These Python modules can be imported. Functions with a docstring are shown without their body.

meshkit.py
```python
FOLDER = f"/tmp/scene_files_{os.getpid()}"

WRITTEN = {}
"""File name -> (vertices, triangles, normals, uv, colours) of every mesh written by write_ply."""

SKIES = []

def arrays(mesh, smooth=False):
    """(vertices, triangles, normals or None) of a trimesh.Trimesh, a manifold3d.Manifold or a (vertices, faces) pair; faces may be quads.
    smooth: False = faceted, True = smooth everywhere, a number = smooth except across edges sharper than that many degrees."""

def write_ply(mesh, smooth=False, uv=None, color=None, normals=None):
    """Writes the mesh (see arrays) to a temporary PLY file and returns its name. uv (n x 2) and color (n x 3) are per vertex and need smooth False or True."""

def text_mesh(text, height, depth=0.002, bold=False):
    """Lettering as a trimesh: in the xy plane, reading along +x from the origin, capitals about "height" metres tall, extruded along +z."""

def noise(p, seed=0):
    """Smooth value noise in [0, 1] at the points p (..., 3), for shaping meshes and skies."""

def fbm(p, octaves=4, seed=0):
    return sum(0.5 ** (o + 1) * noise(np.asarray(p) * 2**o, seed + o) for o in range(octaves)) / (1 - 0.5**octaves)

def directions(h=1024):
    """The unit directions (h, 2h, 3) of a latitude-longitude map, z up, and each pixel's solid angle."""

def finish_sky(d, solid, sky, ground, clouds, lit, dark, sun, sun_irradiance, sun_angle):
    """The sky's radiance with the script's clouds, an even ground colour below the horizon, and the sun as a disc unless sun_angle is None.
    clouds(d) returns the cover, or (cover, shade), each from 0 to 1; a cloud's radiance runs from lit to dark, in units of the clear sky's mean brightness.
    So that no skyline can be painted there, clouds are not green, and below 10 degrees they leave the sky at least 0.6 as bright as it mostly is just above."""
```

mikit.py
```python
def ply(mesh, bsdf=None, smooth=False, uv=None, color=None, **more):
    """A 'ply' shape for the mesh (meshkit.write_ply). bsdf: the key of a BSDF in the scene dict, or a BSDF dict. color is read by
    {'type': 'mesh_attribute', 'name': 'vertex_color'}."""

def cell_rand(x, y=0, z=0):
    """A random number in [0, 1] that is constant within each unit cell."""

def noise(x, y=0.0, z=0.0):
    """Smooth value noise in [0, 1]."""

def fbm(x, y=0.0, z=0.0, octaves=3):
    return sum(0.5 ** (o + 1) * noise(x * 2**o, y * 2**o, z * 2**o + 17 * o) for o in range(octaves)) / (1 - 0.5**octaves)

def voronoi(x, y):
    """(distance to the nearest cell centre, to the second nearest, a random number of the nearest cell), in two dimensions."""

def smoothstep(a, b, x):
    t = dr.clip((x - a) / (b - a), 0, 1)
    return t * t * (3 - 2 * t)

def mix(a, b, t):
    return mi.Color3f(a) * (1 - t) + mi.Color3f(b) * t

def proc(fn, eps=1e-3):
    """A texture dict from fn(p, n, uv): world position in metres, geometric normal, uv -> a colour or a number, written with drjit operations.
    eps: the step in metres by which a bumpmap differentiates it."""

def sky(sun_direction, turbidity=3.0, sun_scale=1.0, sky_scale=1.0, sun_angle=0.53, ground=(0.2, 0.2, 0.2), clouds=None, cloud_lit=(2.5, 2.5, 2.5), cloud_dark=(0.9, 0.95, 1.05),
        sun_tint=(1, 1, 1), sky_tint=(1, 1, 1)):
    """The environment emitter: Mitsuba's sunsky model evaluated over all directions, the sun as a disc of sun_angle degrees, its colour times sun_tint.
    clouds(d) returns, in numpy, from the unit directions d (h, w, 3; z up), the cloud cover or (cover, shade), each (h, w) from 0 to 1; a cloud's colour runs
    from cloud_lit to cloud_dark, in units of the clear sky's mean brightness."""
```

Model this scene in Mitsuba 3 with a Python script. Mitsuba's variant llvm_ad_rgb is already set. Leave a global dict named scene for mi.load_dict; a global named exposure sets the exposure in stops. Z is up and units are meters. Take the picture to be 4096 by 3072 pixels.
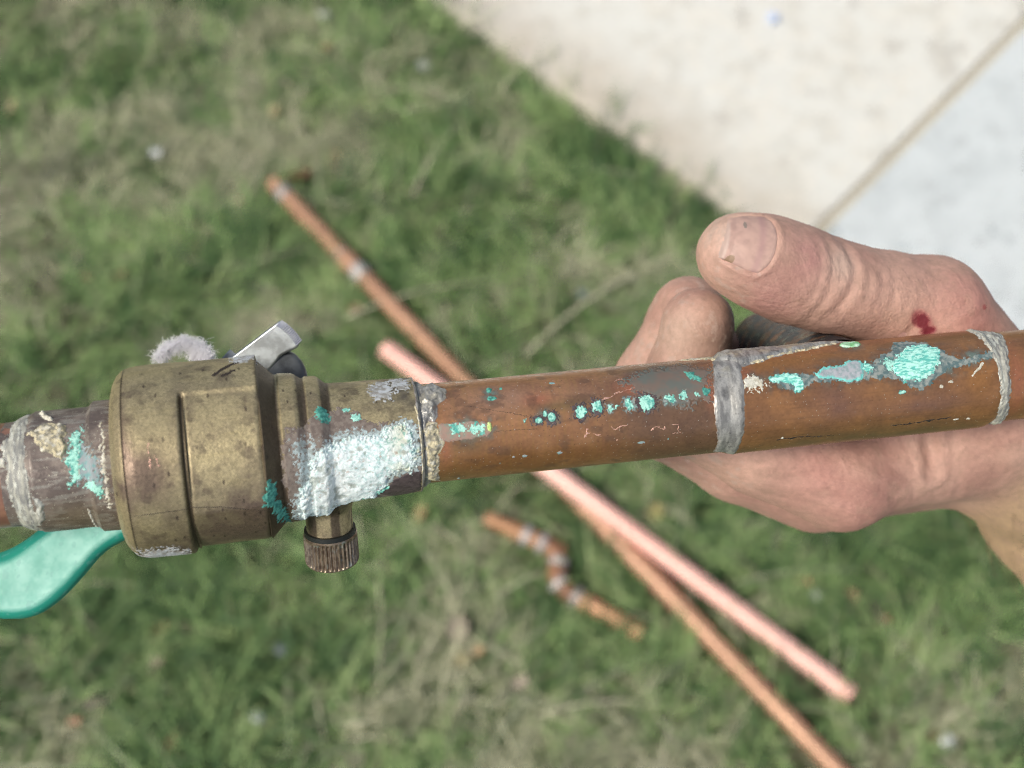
import math
import numpy as np, trimesh, drjit as dr, mitsuba as mi
import manifold3d, shapely
import meshkit, mikit
from mikit import noise, fbm, smoothstep, mix, proc, voronoi, cell_rand

T = mi.ScalarTransform4f
scene, labels = {}, {}

# ------------------------------------------------------------------ camera, sky, exposure
TILT = math.radians(28)
CAM = np.array([0.0, 0.0, 1.12])
VIEW = np.array([0, math.sin(TILT), -math.cos(TILT)])
UP = np.array([0, math.cos(TILT), math.sin(TILT)])
scene['camera'] = {'type': 'thinlens', 'fov': 40.0, 'fov_axis': 'x', 'aperture_radius': 0.0021, 'focus_distance': 0.326,
                   'near_clip': 0.01, 'far_clip': 300.0,
                   'to_world': T().look_at(origin=CAM.tolist(), target=(CAM + VIEW).tolist(), up=UP.tolist())}
scene['sky'] = mikit.sky([-0.48, -0.38, 0.79], turbidity=4, sun_angle=13, sun_scale=1.15, sky_scale=0.9, clouds=lambda d: 0.4 + 0 * d[..., 0], cloud_lit=(2.2, 2.25, 2.35), sun_tint=(0.885, 1.0, 1.14))
exposure = 1.35

# ------------------------------------------------------------------ helpers
used = {}


def key_of(name, parent=None):
    k = f'{parent}__{name}' if parent else name
    if k not in used:
        used[k] = 0
        return k
    used[k] += 1
    return f'{k}_{used[k]:03d}'


def put(name, mesh, bsdf, parent=None, smooth=40, uv=None, **more):
    k = key_of(name, parent)
    scene[k] = mikit.ply(mesh, bsdf, smooth=smooth, uv=uv, **more)
    return k


def tag(k, label=None, cat=None, group=None, kind=None):
    d = labels.setdefault(k, {})
    for a, b in (('label', label), ('category', cat), ('group', group), ('kind', kind)):
        if b is not None:
            d[a] = b
    return k


# the assembly's own frame: x along the pipe, y across it, z out of the side with the green spots (millimetres)
O = np.array([0.0, 0.1443696614192869, 0.8282976082509205])
EX = np.array([0.9825240420258037, 0.15782512848401384, -0.09867996585062942])
EY = np.array([-0.09425695875179538, 0.8790166238906669, 0.46738142950989836])
EZ = np.array([0.16050586459110835, -0.4499122178190522, 0.8785310829384482])
R3 = np.stack([EX, EY, EZ])


def world(m):
    """a mesh in the assembly's millimetres -> metres in the world"""
    v, f = (np.asarray(m[0], float), np.asarray(m[1])) if isinstance(m, tuple) else (np.asarray(m.vertices), np.asarray(m.faces))
    return (O + (v / 1000.0) @ R3, f)


def loc(p):
    """world point -> assembly millimetres (for the materials)"""
    d = [p.x - O[0], p.y - O[1], p.z - O[2]]
    return [1000 * (d[0] * e[0] + d[1] * e[1] + d[2] * e[2]) for e in (EX, EY, EZ)]


def pal(*c):
    return [float(x) for x in c]


def fn3(f, s, seed=0):
    return meshkit.fbm(np.asarray(f) * s + seed * 7.3, 4, seed)


def grid_faces(nu, nv, wrap_v=False):
    i, j = np.meshgrid(np.arange(nu - 1), np.arange(nv if wrap_v else nv - 1), indexing='ij')
    a = i * nv + j
    b = i * nv + (j + 1) % nv
    c = (i + 1) * nv + (j + 1) % nv
    d = (i + 1) * nv + j
    q = np.stack([a, d, c, b], -1).reshape(-1, 4)
    return np.vstack([q[:, [0, 1, 2]], q[:, [0, 2, 3]]])


def lathe(xs, rs, nphi=180, fn=None, origin=None, axis=None, side=None):
    """a surface of revolution about x in millimetres; fn(x, phi, r) -> r may make it uneven"""
    xs, rs = np.asarray(xs, float), np.asarray(rs, float)
    ph = np.linspace(0, 2 * np.pi, nphi, endpoint=False)
    X, P = np.meshgrid(xs, ph, indexing='ij')
    R = np.repeat(rs[:, None], nphi, 1)
    if fn is not None:
        R = fn(X, P, R)
    v = np.stack([X, R * np.sin(P), R * np.cos(P)], -1).reshape(-1, 3)
    if origin is not None:
        a = np.asarray(axis, float) / np.linalg.norm(axis)
        s = np.cross(a, side if side is not None else [1, 0, 0])
        s /= np.linalg.norm(s)
        t = np.cross(s, a)
        v = np.asarray(origin) + v[:, :1] * a + v[:, 1:2] * s + v[:, 2:] * t
    return v, grid_faces(len(xs), nphi, True)


def dense(prof, step=0.35):
    """profile points (x, r) -> finely sampled profile with its corners kept"""
    xs, rs = [], []
    for (a, ra), (b, rb) in zip(prof[:-1], prof[1:]):
        n = max(1, int(math.ceil(math.hypot(b - a, rb - ra) / step)))
        t = np.arange(n) / n
        xs += list(a + (b - a) * t)
        rs += list(ra + (rb - ra) * t)
    return np.array(xs + [prof[-1][0]]), np.array(rs + [prof[-1][1]])


def tube(path, r, n=14, caps=True):
    """a tube along a path (metres or millimetres); r may vary along it"""
    p = np.asarray(path, float)
    r = np.broadcast_to(np.asarray(r, float), len(p))
    t = np.gradient(p, axis=0)
    t /= np.linalg.norm(t, axis=1, keepdims=True)
    up = np.array([0, 0, 1.0]) if abs(t[0, 2]) < 0.9 else np.array([1.0, 0, 0])
    v = []
    s = np.cross(t[0], up)
    for k in range(len(p)):
        s = s - t[k] * (s @ t[k])
        s /= np.linalg.norm(s)
        w = np.cross(t[k], s)
        a = np.linspace(0, 2 * np.pi, n, endpoint=False)[:, None]
        v.append(p[k] + r[k] * (np.cos(a) * s + np.sin(a) * w))
    v = np.vstack(v)
    f = grid_faces(len(p), n, True)[:, ::-1]
    if caps:
        a, b = len(v), len(v) + 1
        v = np.vstack([v, p[:1], p[-1:]])
        i = np.arange(n)
        l = (len(p) - 1) * n
        f = np.vstack([f, np.stack([i * 0 + a, (i + 1) % n, i], 1), np.stack([i * 0 + b, l + i, l + (i + 1) % n], 1)])
    return v, f


def join(parts):
    v, f, k = [], [], 0
    for a, b in parts:
        v.append(np.asarray(a))
        f.append(np.asarray(b) + k)
        k += len(a)
    return np.vstack(v), np.vstack(f)
# ------------------------------------------------------------------ materials
def mat(name, color, rough=0.5, metal=0.0, spec=0.5, bump=None, bscale=0.0, beps=2e-4, two=True, **more):
    b = {'type': 'principled', 'base_color': proc(color) if callable(color) else {'type': 'rgb', 'value': pal(*color)},
         'roughness': proc(rough) if callable(rough) else rough, 'metallic': proc(metal) if callable(metal) else metal, 'specular': spec, **more}
    if bump is not None:
        b = {'type': 'bumpmap', 'arbitrary': proc(bump, eps=beps), 'scale': bscale, 'bsdf': b}
    scene[name] = {'type': 'twosided', 'bsdf': b} if two else b
    return name


def blob(x, a, x0, a0, rx, ra):
    return dr.exp(-dr.square((x - x0) / rx) - dr.square((a - a0) / ra))


def polar(p):
    x, y, z = loc(p)
    return x, dr.atan2(y, z) * (180 / math.pi), y, z


def brass_color(p, n, uv):
    x, a, y, z = polar(p)
    m = fbm(x * 0.22, y * 0.22, z * 0.22, 4)
    g = fbm(x * 2.6, y * 2.6, z * 2.6, 3)
    st = fbm(x * 0.16 + 9, y * 1.3, z * 1.3, 3)
    c = mix((0.48, 0.40, 0.235), (0.34, 0.28, 0.175), smoothstep(0.35, 0.68, m))
    c = mix(c, (0.115, 0.085, 0.065), 0.55 * smoothstep(0.55, 0.75, fbm(x * 0.42 + 31, y * 0.42, z * 0.42, 4)))
    c = mix(c, (0.40, 0.33, 0.18), 0.45 * smoothstep(0.55, 0.75, st))
    # purplish tarnish low on the body and about the joints
    t = 1.3 * blob(x, a, -80.5, -8, 5, 18) + blob(x, a, -60, -40, 10, 18) + blob(x, a, -66, -68, 22, 20) + blob(x, a, -86, 4, 2.4, 40) + blob(x, a, -47, -40, 8, 40)
    c = mix(c, (0.15, 0.10, 0.085), dr.clip(0.85 * t * (0.45 + 1.1 * m), 0, 0.85))
    c = mix(c, (0.075, 0.055, 0.04), dr.clip(1.0 * (smoothstep(-57.4, -56.4, x) * smoothstep(-52.3, -53.3, x)) * (0.75 + 0.4 * m), 0, 0.9))
    c = mix(c, (0.085, 0.06, 0.045), dr.clip(0.85 * (smoothstep(-48.9, -48.2, x) * smoothstep(-46.4, -47.0, x) + smoothstep(-43.7, -43.2, x) * smoothstep(-41.0, -41.7, x)), 0, 0.85))
    c = mix(c, (0.10, 0.09, 0.085), 0.7 * smoothstep(-33, -25, x) * smoothstep(0.3, 0.6, m))
    v = voronoi(x * 0.55, a * 0.09)
    c = mix(c, (0.05, 0.035, 0.03), 0.7 * smoothstep(0.2, 0.08, v[0]) * smoothstep(0.84, 0.9, v[2]))
    c = mix(c, (0.05, 0.036, 0.025), 0.8 * smoothstep(-73.6, -73.1, x) * smoothstep(-72.1, -72.5, x) * smoothstep(44, 40, a))  # shadow of the step at the seam groove, painted into the colour
    c = mix(c, (0.46, 0.38, 0.22), 0.7 * smoothstep(-85.1, -85.5, x) * smoothstep(0.35, 0.55, m))
    c = mix(c, (0.06, 0.042, 0.03), 0.75 * dr.exp(-dr.square((x + 85.15) / 0.2)))
    return c * (0.60 + 0.80 * g) * (0.82 + 0.36 * fbm(x * 4.2, y * 4.2, z * 4.2, 2))


def brass_rough(p, n, uv):
    x, y, z = loc(p)
    return 0.40 + 0.2 * fbm(x * 0.8, y * 0.8, z * 0.8, 3)


def brass_bump(p, n, uv):
    x, y, z = loc(p)
    return 0.6 * fbm(x * 2.8, y * 2.8, z * 2.8, 3) + 0.4 * fbm(x * 0.7, y * 0.7, z * 0.7, 2)


mat('brass', brass_color, brass_rough, 0.62, 0.5, brass_bump, 0.00012)


def socket_color(p, n, uv):
    x, a, y, z = polar(p)
    m = fbm(x * 0.3, y * 0.3, z * 0.3, 4)
    g = fbm(x * 2.4, y * 2.4, z * 2.4, 3)
    c = mix((0.25, 0.205, 0.18), (0.145, 0.115, 0.105), smoothstep(0.35, 0.65, m))
    c = mix(c, (0.42, 0.41, 0.37), 0.45 * smoothstep(0.5, 0.7, fbm(x * 0.35 + 12, y * 1.4, z * 1.4, 4)))
    c = mix(c, (0.20, 0.15, 0.085), 0.6 * blob(x, a, -97, -50, 8, 22))
    v = voronoi(x * 1.4, a * 0.25)
    c = mix(c, (0.5, 0.47, 0.38), 0.8 * smoothstep(0.22, 0.08, v[0]) * smoothstep(0.8, 0.86, v[2]))
    return c * (0.75 + 0.5 * g)


mat('tarnish', socket_color, 0.5, 0.3, 0.5, brass_bump, 0.00014)


def copper_color(p, n, uv):
    x, a, y, z = polar(p)
    m = fbm(x * 0.2, y * 0.22, z * 0.22, 4)
    ring = fbm(x * 1.8, y * 0.12, z * 0.12, 3)
    g = fbm(x * 2.2, y * 2.2, z * 2.2, 3)
    c = mix((0.50, 0.25, 0.125), (0.37, 0.175, 0.09), smoothstep(0.3, 0.7, m))
    c = mix(c, (0.47, 0.25, 0.10), 0.5 * smoothstep(0.5, 0.72, ring))
    w = 0.5 + 1.0 * m
    c = mix(c, (0.52, 0.30, 0.20), dr.clip(0.75 * w * (blob(x, a, -6, 33, 9, 20) + 0.6 * blob(x, a, 12, 30, 12, 16)), 0, 0.8))
    c = mix(c, (0.21, 0.125, 0.085), dr.clip(1.25 * w * (blob(x, a, 34, 5, 13, 55) + blob(x, a, 42, -55, 14, 30)), 0, 0.85))
    c = mix(c, (0.17, 0.15, 0.13), dr.clip(0.9 * w * (blob(x, a, 33, 52, 8, 16) + blob(x, a, 40, 40, 5, 18)), 0, 0.85))
    c = mix(c, (0.55, 0.20, 0.12), dr.clip(0.8 * w * (blob(x, a, 5, 27, 3.2, 10) + blob(x, a, 27.5, 34, 4, 14) + blob(x, a, -17, -18, 1.2, 22) + blob(x, a, 44.6, 20, 1.2, 18)), 0, 0.75))
    c = mix(c, (0.23, 0.165, 0.075), dr.clip(0.7 * w * (blob(x, a, 10, 18, 7, 8) + blob(x, a, -12, -16, 4, 10) + blob(x, a, -14, -62, 6, 14)), 0, 0.7))
    c = mix(c, (0.30, 0.14, 0.055), dr.clip(0.8 * w * (blob(x, a, 0, -45, 22, 26)), 0, 0.7))
    c = mix(c, (0.17, 0.10, 0.07), 0.5 * smoothstep(0.54, 0.70, fbm(x * 0.3 + 50, y * 0.4, z * 0.4, 4)))
    halo = mi.Float(0)
    for hx, ha, hr in ((5.9, 10, 1.6), (7.4, 6, 2.0), (4.3, 4, 1.5), (14.1, 8, 2.2), (18.1, 13, 2.2), (20.7, 10, 1.4), (25.4, 12, 2.0), (29.5, 11, 3.0), (35.0, 14, 2.0), (38.4, 16, 1.8), (41.3, 16, 1.3), (-12, 2, 3.4), (-7.5, 1, 2.6), (-5.6, 42, 2.2)):
        halo = dr.maximum(halo, blob(x, a, hx, ha, hr, hr * 5.2))
    hn_ = fbm(x * 0.9, y * 0.9, z * 0.9 + 4, 4)
    c = mix(c, (0.20, 0.125, 0.10), dr.clip(1.1 * halo * smoothstep(0.25, 0.6, hn_), 0, 0.8))
    c = mix(c, (0.24, 0.36, 0.30), dr.clip(0.9 * dr.square(halo) * smoothstep(0.42, 0.66, hn_), 0, 0.75))
    # pinkish flux burn and whitish flecks along the upper edge
    fl = smoothstep(0.53, 0.64, fbm(x * 0.9, y * 2.4, z * 2.4 + 5, 3)) * smoothstep(62, 80, a) * smoothstep(110, 90, a)
    c = mix(c, (0.6, 0.55, 0.45), 0.85 * fl)
    v = voronoi(x * 0.8, a * 0.16)
    c = mix(c, (0.72, 0.66, 0.6), 0.8 * smoothstep(0.10, 0.04, v[0]) * smoothstep(0.70, 0.78, v[2]))
    c = mix(c, (0.10, 0.06, 0.04), 0.6 * smoothstep(0.12, 0.05, v[0]) * smoothstep(0.2, 0.12, v[2]))
    return c * (0.80 + 0.40 * g)


def copper_rough(p, n, uv):
    x, y, z = loc(p)
    return 0.27 + 0.18 * fbm(x * 0.5, y * 0.5, z * 0.5, 3)


def copper_bump(p, n, uv):
    x, y, z = loc(p)
    return 0.5 * fbm(x * 2.5, y * 0.5, z * 0.5, 3) + 0.5 * fbm(x * 1.6, y * 1.6, z * 1.6, 3)


mat('copper', copper_color, copper_rough, 0.55, 0.5, copper_bump, 0.00006)


def tee_color(p, n, uv):
    x, a, y, z = polar(p)
    m = fbm(x * 0.2, y * 0.25, z * 0.25, 4)
    ln = fbm(x * 0.09 + 4, y * 2.2, z * 2.2, 3)
    g = fbm(x * 2.2, y * 2.2, z * 2.2, 3)
    c = mix((0.42, 0.20, 0.088), (0.31, 0.15, 0.074), smoothstep(0.3, 0.7, m))
    c = mix(c, (0.19, 0.10, 0.055), 0.3 * smoothstep(0.5, 0.75, ln))
    w = 0.5 + m
    c = mix(c, (0.42, 0.19, 0.06), dr.clip(0.7 * w * (blob(x, a, 60, 45, 8, 12) + blob(x, a, 110, 8, 3.5, 30) + blob(x, a, 72, 50, 6, 8)), 0, 0.7))
    c = mix(c, (0.24, 0.165, 0.085), dr.clip(0.8 * w * blob(x, a, 84, -70, 28, 24), 0, 0.75))
    c = mix(c, (0.24, 0.13, 0.11), dr.clip(0.6 * w * (blob(x, a, 74, -10, 6, 20) + blob(x, a, 95, -22, 9, 12)), 0, 0.6))
    c = mix(c, (0.45, 0.17, 0.10), dr.clip(0.8 * w * (blob(x, a, 53.5, 30, 2.5, 14) + blob(x, a, 120.5, -10, 2.2, 50)), 0, 0.7))
    halo = mi.Float(0)
    for hx, ha, hr in ((62, 21, 4.0), (66, 18, 3.0), (75, 25, 4.5), (80, 26, 4.5), (86, 26, 4.0), (95, 28, 8.0), (103, 22, 4.5), (110, 28, 3.5), (55, 24, 3.2), (82, 66, 3.0)):
        halo = dr.maximum(halo, blob(x, a, hx, ha, hr, hr * 3.6))
    hn_ = fbm(x * 0.7, y * 0.7, z * 0.7 + 4, 4)
    c = mix(c, (0.17, 0.115, 0.09), dr.clip(1.1 * halo * smoothstep(0.25, 0.6, hn_), 0, 0.8))
    c = mix(c, (0.22, 0.33, 0.29), dr.clip(0.9 * dr.square(halo) * smoothstep(0.44, 0.66, hn_), 0, 0.75))
    v = voronoi(x * 0.9, a * 0.16)
    c = mix(c, (0.7, 0.68, 0.62), 0.75 * smoothstep(0.10, 0.04, v[0]) * smoothstep(0.80, 0.86, v[2]))
    return c * (0.80 + 0.40 * g)


mat('old_copper', tee_color, copper_rough, 0.52, 0.5, copper_bump, 0.00006)


def burnt_shaded_color(p, n, uv):
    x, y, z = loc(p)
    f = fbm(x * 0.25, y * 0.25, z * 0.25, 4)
    c = mix((0.035, 0.036, 0.042), (0.16, 0.075, 0.04), smoothstep(0.48, 0.62, f))  # blackened copper, darkened further to paint the shade inside the grip
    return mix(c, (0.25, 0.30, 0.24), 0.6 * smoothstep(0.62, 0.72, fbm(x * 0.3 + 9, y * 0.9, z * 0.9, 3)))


mat('burnt_shaded_copper', burnt_shaded_color, 0.5, 0.3)


mat('pinkish_copper', lambda p, n, uv: mix((0.46, 0.24, 0.17), (0.30, 0.15, 0.11), smoothstep(0.35, 0.65, fbm(loc(p)[0] * 0.2, loc(p)[1] * 0.3, loc(p)[2] * 0.3, 4))), copper_rough, 0.4, 0.5, copper_bump, 0.00006)


def verdigris_color(p, n, uv):
    x, y, z = loc(p)
    f = fbm(x * 2.3, y * 2.3, z * 2.3, 3)
    k = fbm(x * 0.7 + 11, y * 0.7, z * 0.7, 2)
    c = mix((0.11, 0.42, 0.36), (0.46, 0.82, 0.71), smoothstep(0.34, 0.62, 0.6 * f + 0.4 * k))
    c = mix((0.09, 0.20, 0.18), c, smoothstep(0.0, 0.09, uv.x))
    return mix(c, (0.04, 0.20, 0.18), 0.6 * smoothstep(0.62, 0.76, fbm(x * 3.1 + 4, y * 3.1, z * 3.1, 2)))


def rough_bump(p, n, uv):
    x, y, z = loc(p)
    return fbm(x * 2.6, y * 2.6, z * 2.6, 3)


mat('verdigris', verdigris_color, 0.9, 0.0, 0.2, rough_bump, 0.00014)


def teal_color(p, n, uv):
    x, y, z = loc(p)
    f = fbm(x * 1.9, y * 1.9, z * 1.9, 3)
    return mix((0.05, 0.22, 0.19), (0.14, 0.46, 0.38), smoothstep(0.35, 0.66, f))


mat('teal_verdigris', teal_color, 0.9, 0.0, 0.2, rough_bump, 0.0001)


def turquoise_color(p, n, uv):
    x, y, z = loc(p)
    f = fbm(x * 1.0, y * 3.0, z * 3.0, 3)
    return mix((0.08, 0.24, 0.24), mix((0.14, 0.55, 0.48), (0.52, 0.90, 0.80), smoothstep(0.34, 0.62, f)), smoothstep(0.0, 0.16, uv.x))


mat('turquoise', turquoise_color, 0.9, 0.0, 0.2, lambda p, n, uv: fbm(loc(p)[0] * 1.0, loc(p)[1] * 3.0, loc(p)[2] * 3.0, 3), 0.0003)


def crust_color(p, n, uv):
    x, a, y, z = polar(p)
    f = fbm(x * 1.9, y * 1.9, z * 1.9, 4)
    k = fbm(x * 0.45 + 3, y * 0.45, z * 0.45, 3)
    c = mix((0.78, 0.88, 0.90), (0.46, 0.66, 0.66), smoothstep(0.48, 0.68, f))
    c = mix(c, (0.66, 0.66, 0.52), dr.clip(0.9 * smoothstep(-32, -25, x) * smoothstep(0.35, 0.6, k), 0, 0.8))
    c = mix(c, (0.20, 0.42, 0.35), 0.8 * smoothstep(0.56, 0.66, fbm(x * 1.3 + 8, y * 1.3, z * 1.3, 3)) * smoothstep(-36, -28, x) * smoothstep(-18, -2, a))
    c = mix(c, (0.86, 0.88, 0.88), 0.8 * dr.exp(-dr.square((x + 42) / 5) - dr.square((a + 45) / 32)))
    c = mix(c, (0.40, 0.24, 0.16), 0.6 * smoothstep(0.66, 0.74, fbm(x * 1.1 + 2, y * 1.6, z * 1.6 + 9, 3)))
    c = mix((0.40, 0.60, 0.56), c, smoothstep(0.0, 0.3, uv.x))
    c = mix(c, (0.30, 0.33, 0.29), 0.7 * smoothstep(0.52, 0.40, uv.y) * smoothstep(0.48, 0.62, fbm(x * 0.5 + 30, y * 0.5, z * 0.5, 3)))
    return mix(c, (0.28, 0.36, 0.36), 0.8 * smoothstep(0.66, 0.78, fbm(x * 3.2, y * 3.2, z * 3.2 + 20, 3)))


mat('white_crust', crust_color, 0.95, 0.0, 0.2, rough_bump, 0.0001)


def solder_color(p, n, uv):
    x, a, y, z = polar(p)
    f = fbm(x * 1.3, y * 0.35, z * 0.35, 4)
    c = mix((0.46, 0.45, 0.43), (0.24, 0.235, 0.23), smoothstep(0.3, 0.72, f))
    c = mix(c, (0.58, 0.52, 0.36), 0.65 * smoothstep(0.46, 0.75, fbm(x * 0.3 + 5, y * 0.3, z * 0.3, 4)) * smoothstep(20, 60, a))
    c = mix(c, (0.10, 0.10, 0.10), 0.6 * smoothstep(0.62, 0.74, fbm(x * 0.9 + 9, y * 0.9, z * 0.9, 4)))
    return mix((0.30, 0.22, 0.18), c, smoothstep(0.0, 0.12, uv.x)) * (0.75 + 0.5 * fbm(x * 2.7, y * 2.7, z * 2.7, 3))


mat('solder', solder_color, 0.43, 0.4, 0.5, rough_bump, 0.00005)


def cream_color(p, n, uv):
    x, y, z = loc(p)
    f = fbm(x * 1.5, y * 1.5, z * 1.5, 4)
    c = mix((0.60, 0.53, 0.36), (0.28, 0.26, 0.21), smoothstep(0.42, 0.62, f))
    return mix(c, (0.75, 0.72, 0.62), 0.7 * smoothstep(0.55, 0.7, fbm(x * 0.8 + 5, y * 0.8, z * 0.8, 3)))


mat('cream_flux', cream_color, 0.85, 0.0, 0.3, rough_bump, 0.00022)


def pale_solder(p, n, uv):
    x, y, z = loc(p)
    f = fbm(x * 1.7, y * 0.35, z * 0.35, 4)
    c = mix((0.46, 0.45, 0.39), (0.24, 0.24, 0.23), smoothstep(0.35, 0.66, f))
    return mix(c, (0.62, 0.63, 0.57), 0.8 * smoothstep(0.52, 0.68, fbm(x * 2.0 + 7, y * 0.5, z * 0.5, 4)))


mat('pale_solder', pale_solder, 0.55, 0.15, 0.4, rough_bump, 0.00007)


def simple(c0, c1, s=1.6):
    def f(p, n, uv):
        x, y, z = loc(p)
        return mix(c0, c1, smoothstep(0.34, 0.68, fbm(x * s, y * s, z * s, 4)))
    return f


mat('blue_bloom', simple((0.46, 0.55, 0.57), (0.26, 0.30, 0.30), 1.4), 0.9, 0.0, 0.2, rough_bump, 0.00006)
mat('slate_film', simple((0.20, 0.15, 0.125), (0.15, 0.16, 0.145), 0.5), 0.6, 0.15, 0.4, rough_bump, 0.00003)
mat('lilac_rim', lambda p, n, uv: mix((0.20, 0.62, 0.58), simple((0.42, 0.43, 0.47), (0.28, 0.36, 0.38), 1.6)(p, n, uv), smoothstep(0.12, 0.30, uv.x)), 0.85, 0.0, 0.3, rough_bump, 0.0001)
mat('film_grey', simple((0.25, 0.21, 0.185), (0.17, 0.135, 0.12)), 0.75, 0.1, 0.3, rough_bump, 0.00006)
mat('halo_slate', simple((0.10, 0.16, 0.17), (0.30, 0.33, 0.31), 1.3), 0.8, 0.0, 0.3, rough_bump, 0.00006)
mat('lilac_grey', simple((0.34, 0.36, 0.38), (0.20, 0.38, 0.38), 1.6), 0.85, 0.0, 0.3, rough_bump, 0.0001)
mat('dark_plum', simple((0.13, 0.10, 0.105), (0.085, 0.065, 0.07)), 0.5, 0.3, 0.4, rough_bump, 0.00006)
mat('stalk_mauve', simple((0.36, 0.24, 0.20), (0.27, 0.27, 0.22), 1.1), 0.8, 0.0, 0.3, rough_bump, 0.00006)
mat('lime_green', simple((0.50, 0.68, 0.20), (0.68, 0.78, 0.36)), 0.8, 0.0, 0.3, rough_bump, 0.0001)
mat('leaf_mint', simple((0.20, 0.50, 0.22), (0.50, 0.78, 0.58), 0.9), 0.8, 0.0, 0.3, rough_bump, 0.0001)
mat('white_dust', simple((0.52, 0.55, 0.58), (0.30, 0.29, 0.27), 1.2), 0.9, 0.0, 0.2, rough_bump, 0.0001)
mat('pink_scratch', (0.72, 0.42, 0.33), 0.35, 0.4)
mat('dark_line', (0.035, 0.025, 0.02), 0.7)
mat('chalk', simple((0.70, 0.68, 0.60), (0.48, 0.45, 0.36)), 0.9, 0.0, 0.2)
mat('black_rubber', (0.012, 0.014, 0.013), 0.5)


def knurl_color(p, n, uv):
    x, y, z = loc(p)
    f = fbm(x * 1.2, y * 1.2, z * 1.2, 3)
    c = mix((0.36, 0.285, 0.215), (0.20, 0.15, 0.115), smoothstep(0.35, 0.65, f))
    return mix(c, (0.45, 0.52, 0.48), 0.5 * smoothstep(0.62, 0.75, fbm(x * 0.6 + 3, y * 0.6, z * 0.6, 3)))


mat('knurled_brass', knurl_color, 0.33, 0.7)


def vinyl_color(p, n, uv):
    x, y, z = loc(p)
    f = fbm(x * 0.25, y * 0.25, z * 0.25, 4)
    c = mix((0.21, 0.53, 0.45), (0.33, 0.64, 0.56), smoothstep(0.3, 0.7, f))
    c = mix((0.018, 0.27, 0.20), c, smoothstep(-25.7, -25.0, z - 0.22 * (0.6 * (x + 108) - 0.8 * (y + 26)) + 0.3 * (f - 0.5)))  # flat face paler than the rim: sky reflection painted into the vinyl
    return mix(c, (0.13, 0.36, 0.32), 0.35 * smoothstep(0.6, 0.72, fbm(x * 0.6 + 20, y * 0.6, z, 3)))


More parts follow.
